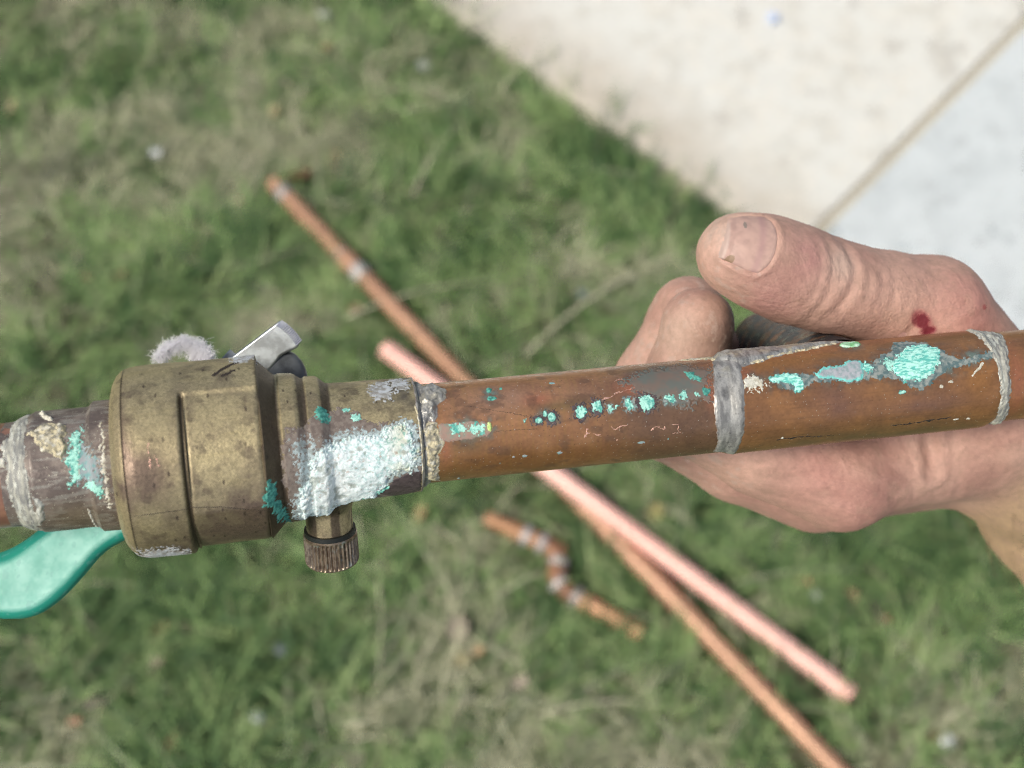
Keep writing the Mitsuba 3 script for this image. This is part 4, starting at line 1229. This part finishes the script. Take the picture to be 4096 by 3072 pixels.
# creases and wrinkles, carved where the joints fold (lines on the skin in x, y)
CREASE = [
    ([(79.0, 37.5), (79.6, 30), (77.6, 24), (74.0, 19)], 0.35, 0.8), ([(82.6, 36.5), (82.9, 29), (80.6, 22), (76.5, 16.5)], 0.55, 0.9),
    ([(86.5, 35.8), (88.6, 31), (88.8, 27), (86.5, 22), (82.5, 17)], 1.0, 1.1), ([(84.6, 34), (85.2, 29), (83.2, 23.5)], 0.4, 0.8),
    ([(92.5, 31), (92.6, 25), (90.2, 19)], 0.3, 0.9), ([(96.0, 29), (96.0, 23), (93.5, 17.5)], 0.25, 0.9), ([(99.8, 27), (99.4, 21), (97, 16.5)], 0.3, 1.0),
    ([(103.5, 19), (108, 17.5), (113, 19.5)], 0.35, 1.0), ([(110, 13.5), (115, 15), (121, 18.5)], 0.4, 1.0), ([(117, 12.5), (122, 13.5), (127, 15.5)], 0.35, 1.0),
    ([(106, 24), (111, 22), (116, 23)], 0.2, 1.2), ([(106, 16), (104, 13), (102, 11)], 0.5, 1.1),
    ([(113.5, -12), (114.6, -16), (115.5, -20), (115.6, -24)], 1.3, 1.8), ([(108, -12), (109, -16)], 0.5, 1.2), ([(120, -12), (121.5, -17)], 0.4, 1.2),
    ([(66, -24), (76, -27), (86, -31)], 0.18, 1.2), ([(80, -25), (90, -28.5), (100, -33)], 0.15, 1.2), ([(126, -17), (131, -22), (133, -28)], 0.3, 1.5), ([(135, -16), (140, -24), (141, -30)], 0.3, 1.6),
    ([(70, 24), (76, 20), (84, 17.5)], 0.3, 1.0), ([(84, -27), (92, -30), (97, -36)], 0.25, 1.0), ([(88, -22), (98, -25), (106, -32)], 0.25, 1.1), ([(100, -20), (108, -24), (112, -32)], 0.3, 1.2), ([(72, -21), (80, -22), (90, -21)], 0.3, 1.4), ([(120, -22), (124, -28), (124, -34)], 0.3, 1.2),
    ([(47, 21), (52, 15), (58, 14)], 0.5, 0.9), ([(44, 12), (50, 10.5), (56, 10)], 0.35, 0.9),
]
front = (hn[:, 2] > 0.02)
for pts, depth, w in CREASE:
    P = np.array(pts, float)
    if P[:, 1].min() > 11 and P[:, 0].min() > 70:
        P[:, 1] += 1.6
    for _ in range(2):
        P = np.vstack([P[:1], np.stack([P[:-1] * 0.75 + P[1:] * 0.25, P[:-1] * 0.25 + P[1:] * 0.75], 1).reshape(-1, 2), P[-1:]])
    sel = np.nonzero(front & (hv[:, 2] > -45))[0]
    d = seg_dist(hv[sel, :2], P, False)
    m = (d < 5)
    sel, d = sel[m], d[m]
    end = np.minimum(np.linalg.norm(hv[sel, :2] - P[0], axis=1), np.linalg.norm(hv[sel, :2] - P[-1], axis=1))
    fade = np.clip(end / 3.0, 0.15, 1)
    hv[sel] -= hn[sel] * (fade * depth * (0.48 if P[:, 1].min() > 11 else 1.0) * (np.exp(-(d / w) ** 2) - 0.35 * np.exp(-((d - 2.0 * w) / (1.1 * w)) ** 2)))[:, None]
hv += hn * (0.35 * (meshkit.fbm(hv * 0.28, 3, 3) - 0.5) + 0.10 * (meshkit.fbm(hv * 0.9, 2, 4) - 0.5))[:, None]

# the thumb's nail, wrapped over the thumb; the skin round it is raised into a fold
NA = np.array([76.0 - 61.0, 28.6 - 34.2, -3.0])
NA /= np.linalg.norm(NA)
NN = np.array([-0.02, 0.29, 0.95])
NN -= NA * (NN @ NA)
NN /= np.linalg.norm(NN)
NS = np.cross(NN, NA)
NC = np.array([59.4, 36.6, -10.0])


def nail_outline(u, w):
    """distance inside the nail (mm, along the skin); u along the thumb from free edge to root, w across"""
    hw = 8.0 - 0.25 * np.clip(u, 0, 4) * 0.3
    e1 = hw - np.abs(w)
    r = 1 - np.clip((u - 3.2) / 2.6, 0, 1)
    e2 = 5.7 - u - 2.6 * (np.abs(w) / 8.0) ** 2.6
    e3 = u + 5.3 - 0.06 * w - 0.4 * (np.abs(w) / 8) ** 2
    return np.minimum(np.minimum(e1, e2), e3)


def thumb_uw(v):
    q = v - NC
    u = q @ NA
    ax = q - u[:, None] * NA
    c, s = ax @ NN, ax @ NS
    return u, np.arctan2(s, c) * 10.6, c


u_, w_, c_ = thumb_uw(hv)
e_ = nail_outline(u_, w_)
on = (c_ > 0) & (np.abs(u_) < 12) & (hv[:, 1] > 14)
fold = np.where(on, 0.32 * np.exp(-((e_ + 0.95) / 0.6) ** 2) * (u_ > -4.5) + 0.15 * np.exp(-((e_ + 1.0) / 0.9) ** 2) - 0.55 * (1 / (1 + np.exp(-np.clip((e_ - 0.1) / 0.22, -30, 30)))), 0)
hv = hv + hn * fold[:, None]
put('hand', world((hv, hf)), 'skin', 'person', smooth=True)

uu, ww = np.meshgrid(np.linspace(-6.2, 6.4, 70), np.linspace(-8.6, 8.6, 90), indexing='ij')
uf, wf = uu.ravel(), ww.ravel()
an = wf / 10.6
dirs = np.cos(an)[:, None] * NN + np.sin(an)[:, None] * NS
base = NC + uf[:, None] * NA
lo_, hi_ = np.full(len(uf), 2.0), np.full(len(uf), 18.0)
for _ in range(22):
    mid = (lo_ + hi_) / 2
    ins = sample(base + dirs * mid[:, None]) < 0
    lo_, hi_ = np.where(ins, mid, lo_), np.where(ins, hi_, mid)
e_ = nail_outline(uf, wf)
r_ = np.maximum(np.minimum(lo_, 13.5), 9.3 - 0.05 * np.clip(-uf, 0, 9) ** 2) - 0.1 + np.where(e_ > 0, 0.22 * np.sqrt(np.clip(e_ / 0.7, 0, 1)), np.clip(e_, -1, 0) * 2) + 0.05 * (meshkit.fbm(np.stack([uf * 0.15, wf * 1.2, uf * 0], 1), 2, 6) - 0.5) 
nv = base + dirs * r_[:, None]
nf = grid_faces(70, 90)
nf = nf[(e_[nf] > -0.25).any(1)]
nm = trimesh.Trimesh(nv, nf, process=False)
if (nm.face_normals @ NN).mean() < 0:
    nf = nf[:, ::-1]
tag(put('nail', world((nv, nf)), 'nail', 'person__hand', smooth=True), 'short thumbnail with a chipped mark')

# fine hairs on the wrist and forearm
rng = np.random.default_rng(8)
hairs = []
cand = np.nonzero((hv[:, 0] > 142) & (hv[:, 1] < -24) & (hn[:, 2] > -0.55))[0]
for i in rng.choice(cand, 900):
    p, n = hv[i], hn[i]
    t = np.array([0.45, -0.85, -0.2]) + rng.normal(0, 0.45, 3)
    t -= n * (t @ n)
    t /= np.linalg.norm(t)
    L = rng.uniform(5, 13)
    s = np.linspace(0, 1, 5)[:, None]
    hairs.append(tube(p + L * (t * s + n * (0.55 * s - 0.25 * s ** 2)) + np.array([0, 0, -1]) * s ** 2 * 1.0, np.linspace(0.045, 0.02, 5), 3, False))
tag(put('arm_hair', world(join(hairs)), 'arm_hair', 'person__hand', smooth=True), kind='stuff')
def skin_color(p, n, uv):
    x, y, z = loc(p)
    m = fbm(x * 0.07, y * 0.07, z * 0.07, 4)
    g = fbm(x * 0.8, y * 0.8, z * 0.8, 3)
    f = fbm(x * 3.0, y * 3.0, z * 3.0, 2)

    def b(cx, cy, cz, r, rz=14):
        return dr.exp(-dr.square((x - cx) / r) - dr.square((y - cy) / r) - dr.square((z - cz) / rz))
    c = mix((0.55, 0.335, 0.265), (0.43, 0.24, 0.195), smoothstep(0.3, 0.7, m))
    c = mix(c, (0.54, 0.36, 0.225), smoothstep(136, 156, x - 0.5 * y - 12))
    c = mix(c, (0.50, 0.225, 0.195), dr.clip(0.5 * (b(82, -20, -24, 9) + 0.8 * b(96, -33, -30, 10) + b(118, 16, -8, 11) + b(126, 14, -10, 9)), 0, 0.8) * (0.5 + m))
    c = mix(c, (0.46, 0.22, 0.205), dr.clip(0.7 * (b(76, 33, -2, 5) + b(65, 21, -2, 6)), 0, 0.7))
    c = mix(c, (0.60, 0.43, 0.35), dr.clip(0.8 * (b(58, 41, -5, 6) + b(85, 31, -3, 4) + b(47, 18, -20, 6)), 0, 0.7))
    c = mix(c, (0.42, 0.26, 0.20), dr.clip(0.35 * smoothstep(0.52, 0.7, fbm(x * 0.3 + 40, y * 0.3, z * 0.3, 3)), 0, 0.4))
    # the cut on the thumb's base
    cut = dr.exp(-dr.square((x - 106.6 + 0.35 * (y - 15)) / 2.5) - dr.square((y - 15.2) / 3.0) - dr.square((z + 9) / 9))
    cut = dr.maximum(0.95 * cut * smoothstep(-1.6, 0.6, y - 14.2 + 0.5 * (x - 106)), dr.exp(-dr.square((x - 108.4) / 1.9) - dr.square((y - 13.0) / 1.3) - dr.square((z + 9) / 9)))
    c = mix(c, (0.42, 0.13, 0.13), 0.75 * smoothstep(0.10, 0.5, cut))
    c = mix(c, (0.16, 0.012, 0.025), 0.9 * smoothstep(0.28, 0.72, cut * (0.25 + 1.5 * fbm(x * 0.55, y * 0.55, 3, 4))))
    c = mix(c, (0.66, 0.40, 0.37), 0.7 * smoothstep(0.5, 0.8, dr.exp(-dr.square((x - 102.4) / 1.8) - dr.square((y - 12.2) / 1.4) - dr.square((z + 8) / 8))))
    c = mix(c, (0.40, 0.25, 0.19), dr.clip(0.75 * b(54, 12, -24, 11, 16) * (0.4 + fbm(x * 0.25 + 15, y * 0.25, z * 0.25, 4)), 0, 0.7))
    grime_shade = b(72, 17, -20, 9, 9) + b(62, 12, -30, 8, 14) + 0.8 * b(63, 19, -24, 5, 9) + 0.6 * b(86, 15, -16, 9, 8) + b(70, 10, -52, 16, 22)  # dirt on the inner skin, plus painted shade between thumb and fingers
    c = mix(c, (0.13, 0.09, 0.075), dr.clip(0.95 * grime_shade * (0.35 + 1.1 * fbm(x * 0.35 + 5, y * 0.35, z * 0.35, 4)), 0, 0.85))
    sc = dr.exp(-dr.square((x - 124.5) / 1.0) - dr.square((y - 17.5) / 0.9))
    c = mix(c, (0.42, 0.10, 0.09), 0.8 * smoothstep(0.3, 0.8, sc))
    c = mix(c, (0.50, 0.37, 0.31), 0.5 * smoothstep(0.55, 0.7, fbm(x * 0.5 + 60, y * 0.5, z * 0.5, 4)) * smoothstep(70, 60, x))
    return c * (0.84 + 0.32 * g) * (0.92 + 0.16 * f)


def skin_bump(p, n, uv):
    x, y, z = loc(p)
    a = fbm(x * 1.5, y * 1.5, z * 1.5, 3)
    v = voronoi(x * 1.3 + 0.4 * y, y * 1.3 - 0.5 * z)
    w = fbm(x * 1.1 + 0.35 * y, y * 0.22, z * 0.4, 3)
    return 0.35 * a + 0.25 * smoothstep(0.0, 0.25, v[1] - v[0]) + 0.5 * w


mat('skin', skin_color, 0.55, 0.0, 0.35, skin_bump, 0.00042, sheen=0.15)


def nail_color(p, n, uv):
    x, y, z = loc(p)
    u = (x - NC[0]) * NA[0] + (y - NC[1]) * NA[1] + (z - NC[2]) * NA[2]
    s = (x - NC[0]) * NS[0] + (y - NC[1]) * NS[1] + (z - NC[2]) * NS[2]
    m = fbm(x * 0.5, y * 0.5, z * 0.5, 3)
    c = mix((0.54, 0.355, 0.30), (0.45, 0.29, 0.25), smoothstep(0.3, 0.7, m))
    c = mix(c, (0.42, 0.245, 0.24), 0.6 * dr.exp(-dr.square((u - 2.3) / 0.8)))
    c = mix(c, (0.52, 0.40, 0.35), 0.6 * smoothstep(-4.6, -5.1, u))
    c = mix(c, (0.22, 0.14, 0.07), 0.7 * smoothstep(0.45, 0.7, dr.exp(-dr.square((u + 3.6) / 1.1) - dr.square((s + 5.6) / 1.3)) * (0.6 + m)))
    c = mix(c, (0.22, 0.19, 0.17), 0.8 * smoothstep(0.4, 0.7, dr.exp(-dr.square((u + 1.7) / 0.45) - dr.square((s - 3.4) / 1.3)) * (0.6 + m)))
    return c


mat('nail', nail_color, 0.5, 0.0, 0.35)
mat('arm_hair', (0.16, 0.10, 0.06), 0.5)
# ------------------------------------------------------------------ pipes lying on the lawn
def lying(c0, c1, s=25.0):
    def f(p, n, uv):
        m = fbm(p.x * s, p.y * s, p.z * s, 4)
        g = fbm(p.x * 160, p.y * 160, p.z * 160, 3)
        return mix(c0, c1, smoothstep(0.3, 0.7, m)) * (0.88 + 0.24 * g)
    return f


mat('brown_copper', lying((0.55, 0.31, 0.20), (0.43, 0.235, 0.15)), 0.42, 0.25)
mat('pink_copper', lying((0.86, 0.50, 0.43), (0.84, 0.46, 0.39)), 0.45, 0.15)
mat('orange_copper', lying((0.58, 0.32, 0.18), (0.45, 0.235, 0.125)), 0.42, 0.25)
mat('dull_solder', lying((0.50, 0.47, 0.46), (0.36, 0.33, 0.32), 60.0), 0.45, 0.3)
mat('dark_elbow', lying((0.34, 0.16, 0.085), (0.20, 0.095, 0.055), 60.0), 0.45, 0.25)
mat('bore', (0.10, 0.05, 0.03), 0.7)


def open_tube(a, b, r, wall=0.0009, n=28, m=14):
    """a straight open pipe with a real bore at both ends"""
    a, b = np.array(a, float), np.array(b, float)
    L = np.linalg.norm(b - a)
    prof = [(0.05, r - wall), (0.0006, r - wall), (0, r - wall * 0.6), (0.0004, r)] + [(x, r) for x in np.linspace(0.01, L - 0.01, m)] + [(L - 0.0004, r), (L, r - wall * 0.6), (L - 0.0006, r - wall), (L - 0.05, r - wall)]
    v, f = lathe([p[0] for p in prof], [p[1] for p in prof], n, origin=a, axis=b - a, side=[0, 0, 1])
    return v, f[:, ::-1] if False else f


def sleeve(a, b, t0, t1, r, bulge=0.0006, n=28):
    a, b = np.array(a, float), np.array(b, float)
    L = np.linalg.norm(b - a)
    d = (b - a) / L
    x = np.linspace(0, 1, 9)
    pr = r + bulge * np.sqrt(np.clip(1 - (2 * x - 1) ** 4, 0, 1))
    v, f = lathe(x * (t1 - t0), pr, n, origin=a + d * t0, axis=d, side=[0, 0, 1])
    return v, f


PR = 0.00795
A1, B1 = np.array([-0.2297, 0.8048, 0.020]), np.array([0.2938, 0.1994, 0.018])
d1 = (B1 - A1) / np.linalg.norm(B1 - A1)
L1 = np.linalg.norm(B1 - A1)
tag('copper_pipe', 'long brown copper pipe with grey solder rings lying across the grass', 'pipe')
put('tube', open_tube(A1, B1, PR), 'brown_copper', 'copper_pipe', smooth=40)
for t0, t1, bl in ((0.0135, 0.0245, 0.0007), (0.1085, 0.1105, 0.0012), (0.129, 0.143, 0.0012)):
    put('solder_ring', sleeve(A1, B1, t0, t1, PR - 0.0001, bl), 'dull_solder', 'copper_pipe', smooth=50)
put('coupling', sleeve(A1, B1, 0.110, 0.131, PR + 0.0004, 0.0005), 'brown_copper', 'copper_pipe', smooth=50)

A2, B2 = np.array([-0.1123, 0.6095, 0.042]), np.array([0.2703, 0.3068, 0.016])
tag('copper_pipe_001', 'straight clean pink copper pipe resting across the brown one', 'pipe')
used['copper_pipe'] = 1
put('tube', open_tube(A2, B2, PR + 0.0002), 'pink_copper', 'copper_pipe_001', smooth=40)

# the short piece with two elbows
ER = 0.0070
EP = np.array([[-0.0028, 0.4458, 0.026], [0.0338, 0.4300, 0.021], [0.0390, 0.4170, 0.020], [0.0350, 0.4068, 0.019], [0.0456, 0.3924, 0.017], [0.1060, 0.3586, 0.014]])
tag('pipe_offcut', 'short offcut of orange copper pipe with two elbows, lying apart in the grass', 'pipe')


def bez(a, b, c, n=12):
    t = np.linspace(0, 1, n)[:, None]
    return (1 - t) ** 2 * a + 2 * t * (1 - t) * b + t ** 2 * c


put('tube', open_tube(EP[0], EP[0] + (EP[1] - EP[0]) * 0.72, ER), 'orange_copper', 'pipe_offcut', smooth=40)
put('elbow', tube(np.vstack([EP[0] + (EP[1] - EP[0]) * 0.62, bez(EP[0] + (EP[1] - EP[0]) * 0.75, EP[1] + [0.006, -0.002, 0], EP[2] + (EP[3] - EP[2]) * 0.3)]), ER + 0.0010, 28), 'dark_elbow', 'pipe_offcut', smooth=60)
put('elbow', tube(np.vstack([bez(EP[2] + (EP[3] - EP[2]) * 0.35, EP[3] + [0.0, -0.004, 0], EP[4] + [0.001, -0.0006, 0]), EP[4] + (EP[5] - EP[4]) * 0.12]), ER + 0.0010, 28), 'dark_elbow', 'pipe_offcut', smooth=60)
put('tube', open_tube(EP[4], EP[5], ER + 0.0002), 'orange_copper', 'pipe_offcut', smooth=40)
q = EP[1] - EP[0]
for a, b, t0, t1 in ((EP[0], EP[1], 0.0125, 0.0195), (EP[0], EP[1], 0.0270, 0.0345), (EP[2] - [0, -0.002, 0], EP[3], -0.002, 0.0055), (EP[3] + [0.001, -0.004, 0], EP[4], 0.0005, 0.0075), (EP[4], EP[5], 0.0050, 0.0120)):
    put('solder_ring', sleeve(a, b, t0, t1, ER + 0.0009, 0.0011), 'dull_solder', 'pipe_offcut', smooth=50)

# ------------------------------------------------------------------ leaves, pebbles and stems in the grass
rng = np.random.default_rng(33)


def leaf_mesh(L, W, curl, seed):
    u, w = np.meshgrid(np.linspace(-1, 1, 15), np.linspace(-1, 1, 7), indexing='ij')
    half = W / 2 * np.clip(1 - np.abs(u) ** 2.2, 0, 1) ** 0.8 * (1 + 0.25 * (meshkit.fbm(np.stack([u * 3, w * 0 + np.sign(w), u * 0], -1), 2, seed) - 0.5))
    x, y = u * L / 2, w * half
    z = curl * L * (u ** 2 * 0.35 + (w * half / W) ** 2 * 1.6) - 0.05 * L * np.exp(-(w / 0.15) ** 2) + 0.10 * L * (meshkit.fbm(np.stack([u * 2, w * 2, u * 0], -1), 2, seed + 9) - 0.5)
    top = np.stack([x, y, z], -1).reshape(-1, 3)
    f = grid_faces(15, 7)
    bot = top - [0, 0, 0.0003]
    return np.vstack([top, bot]), np.vstack([f[:, ::-1], f + len(top)])


def turned(m, pos, rz, tilt, roll=0.0):
    R = trimesh.transformations.euler_matrix(tilt, roll, rz)[:3, :3]
    return m[0] @ R.T + pos, m[1]


LEAF = {'pale_tan': ((0.62, 0.53, 0.33), (0.52, 0.43, 0.27)), 'tan': ((0.46, 0.33, 0.19), (0.36, 0.25, 0.15)), 'pink_brown': ((0.40, 0.24, 0.17), (0.32, 0.19, 0.13)),
        'dark_brown': ((0.13, 0.065, 0.03), (0.09, 0.05, 0.03)), 'grey_tan': ((0.40, 0.34, 0.27), (0.30, 0.25, 0.20)), 'mustard': ((0.42, 0.36, 0.17), (0.34, 0.28, 0.13))}
for n_, (c0, c1) in LEAF.items():
    mat('leaf_' + n_, lying(c0, c1, 90.0), 0.8, 0.0, 0.2)
# x, y, length, width, turn, colour, label
LEAVES = [
    (-0.4985, 0.898, 0.020, 0.013, 1.4, 'pale_tan', 'pale yellow dry leaf in the grass at the far left edge, above the brass valve'),
    (-0.236, 0.895, 0.022, 0.013, 1.7, 'pale_tan', 'cream dry leaf in the thin grass above the tip of the brown pipe'),
    (-0.173, 0.832, 0.032, 0.010, 1.4, 'pale_tan', 'narrow straw coloured leaf above the brown pipe near its solder ring'),
    (-0.204, 0.814, 0.026, 0.017, 0.2, 'dark_brown', 'dark brown leaf right beside the tip of the brown pipe'),
    (-0.258, 0.788, 0.014, 0.010, 0.7, 'pink_brown', 'small pinkish leaf left of the tip of the brown pipe'),
    (-0.365, 0.698, 0.022, 0.012, 0.9, 'pink_brown', 'pinkish brown leaf left above the brass valve, right one of two'),
    (-0.394, 0.700, 0.018, 0.012, 0.3, 'pink_brown', 'pinkish brown leaf left above the brass valve, left one of two'),
    (-0.143, 0.667, 0.015, 0.011, 0.2, 'pink_brown', 'small reddish leaf between the grey lever end and the brown pipe'),
    (-0.078, 0.462, 0.020, 0.011, 1.0, 'tan', 'tan dry leaf in the grass between the knurled cap and the elbow offcut'),
    (0.122, 0.466, 0.020, 0.017, 0.6, 'mustard', 'mustard dry leaf right of the pink pipe, just below the hand'),
    (-0.045, 0.361, 0.026, 0.022, 1.2, 'grey_tan', 'crumpled grey tan leaf left of the elbow offcut'),
    (-0.041, 0.335, 0.018, 0.014, 0.0, 'mustard', 'small mustard leaf cup below the crumpled grey tan leaf'),
    (-0.027, 0.343, 0.012, 0.010, 0.8, 'tan', 'tiny tan leaf curl right beside the mustard leaf cup'),
    (0.006, 0.317, 0.017, 0.014, 0.9, 'grey_tan', 'round tan leaf alone in the grass below the elbow offcut'),
    (0.242, 0.403, 0.016, 0.013, 0.4, 'tan', 'tan leaf above the low end of the pink pipe, left of the round pebble'),
    (0.280, 0.390, 0.015, 0.013, 1.0, 'tan', 'tan leaf near the right edge, right of the round pebble'),
    (0.306, 0.371, 0.012, 0.009, 0.4, 'pink_brown', 'small brownish leaf close to the right edge, right of the pink pipe end'),
    (-0.2875, 0.3615, 0.024, 0.011, 1.2, 'tan', 'brown dry leaf in the green grass below the brass valve'),
    (-0.287, 0.335, 0.014, 0.012, 0.2, 'grey_tan', 'small grey brown leaf just below the brown leaf under the valve'),
    (-0.331, 0.298, 0.020, 0.016, 0.5, 'grey_tan', 'grey brown leaf in the bottom left corner of the lawn'),
    (-0.266, 0.268, 0.024, 0.012, 1.3, 'tan', 'tan leaf at the bottom of the lawn left of the white pebble'),
    (-0.345, 0.285, 0.014, 0.010, 0.4, 'pink_brown', 'small tan leaf below the grey brown leaf in the bottom left corner'),
    (0.330, 0.275, 0.014, 0.010, 0.4, 'dark_brown', 'dark brown leaf bit beside the white pebble at the bottom right'),
    (-0.19, 0.975, 0.014, 0.010, 0.5, 'pink_brown', 'small reddish leaf in the far grass left of the cream slab'),
]
for i, (x, y, L, W, rz, c, lab) in enumerate(LEAVES):
    z = 0.012 + 0.004 * rng.random()
    m = leaf_mesh(L * 0.9, W * 0.8, 0.45, 100 + i)
    tag(put('dry_leaf', turned(m, [x, y, z], rz, rng.normal(0, 0.2), rng.normal(0, 0.2)), 'leaf_' + c, smooth=50), lab, 'leaf')

for n_, (c0, c1) in {'white_stone': ((0.72, 0.74, 0.76), (0.58, 0.60, 0.62)), 'blue_stone': ((0.22, 0.24, 0.29), (0.15, 0.165, 0.20)), 'grey_stone': ((0.50, 0.50, 0.47), (0.38, 0.38, 0.35)), 'blue_chip': ((0.62, 0.70, 0.88), (0.50, 0.58, 0.76))}.items():
    mat(n_, lying(c0, c1, 120.0), 0.7, 0.0, 0.3)
PEBBLES = [
    (-0.347, 0.843, 0.007, 0.020, 'white_stone', 'white pebble on the straw patch in the upper left lawn'),
    (-0.195, 1.0205, 0.007, 0.020, 'grey_stone', 'pale grey pebble in the far grass at the top'),
    (-0.089, 0.9535, 0.009, 0.018, 'grey_stone', 'pale grey stone in the grass near the edge of the cream slab'),
    (-0.189, 0.346, 0.0055, 0.018, 'blue_stone', 'small bluish grey pebble in the grass below the drain cap'),
    (-0.2015, 0.2895, 0.0062, 0.020, 'white_stone', 'bright white pebble in the grass at the bottom, below the valve'),
    (0.3415, 0.2705, 0.0060, 0.020, 'white_stone', 'white pebble in the bottom right corner right of the pipes'),
    (0.252, 0.3905, 0.0072, 0.018, 'grey_stone', 'round pale grey pebble between the two tan leaves above the pink pipe end'),
    (0.2665, 1.005, 0.0075, 0.027, 'blue_chip', 'pale blue chip lying on the cream slab'),
    (0.065, 0.683, 0.0055, 0.018, 'blue_stone', 'dark bluish pebble in the grass left of the curled index finger'),
]
for i, (x, y, r, z, c, lab) in enumerate(PEBBLES):
    s = trimesh.creation.icosphere(subdivisions=3)
    v = np.asarray(s.vertices)
    v = v * (1 + 0.35 * (meshkit.fbm(v * 1.6 + i * 5, 3, i) - 0.5))[:, None] * np.array([1.0, 1.25 if i % 2 else 0.9, 0.6]) * r * 0.85
    tag(put('pebble', turned((v, np.asarray(s.faces)), [x, y, z if z > 0.025 else z - 0.006], i * 1.3, 0.1), c, smooth=60), lab, 'pebble')

mat('stem_straw', lying((0.56, 0.52, 0.38), (0.44, 0.41, 0.30), 60.0), 0.7, 0.0, 0.2)
STEMS = [((-0.15, 0.655), (-0.028, 0.69), 'pale straw stem above the pink pipe tip, left of the brown pipe'), ((0.012, 0.615), (0.115, 0.70), 'broad pale straw stem between the brown pipe and the curled fingers'),
         ((-0.111, 0.405), (-0.106, 0.322), 'upright pale straw stem below the drain cap'), ((-0.27, 0.80), (-0.22, 0.86), 'thin straw stem left of the tip of the brown pipe'),
         ((-0.095, 0.79), (-0.05, 0.875), 'thin straw stem above the middle of the brown pipe'), ((0.02, 0.29), (0.10, 0.30), 'curved straw stem in the grass below the elbow offcut')]
for i, (a, b, lab) in enumerate(STEMS):
    t = np.linspace(0, 1, 10)[:, None]
    a, b = np.array([*a, 0.018]), np.array([*b, 0.022])
    n = np.array([-(b - a)[1], (b - a)[0], 0])
    p = a + (b - a) * t + n * (0.035 * np.sin(np.pi * t)) + np.array([0, 0, 0.006]) * np.sin(np.pi * t)
    tag(put('straw_stem', tube(p, np.linspace(0.0013, 0.0006, 10) * (1.5 if i == 1 else 1), 6), 'stem_straw', smooth=True), lab, 'stem')
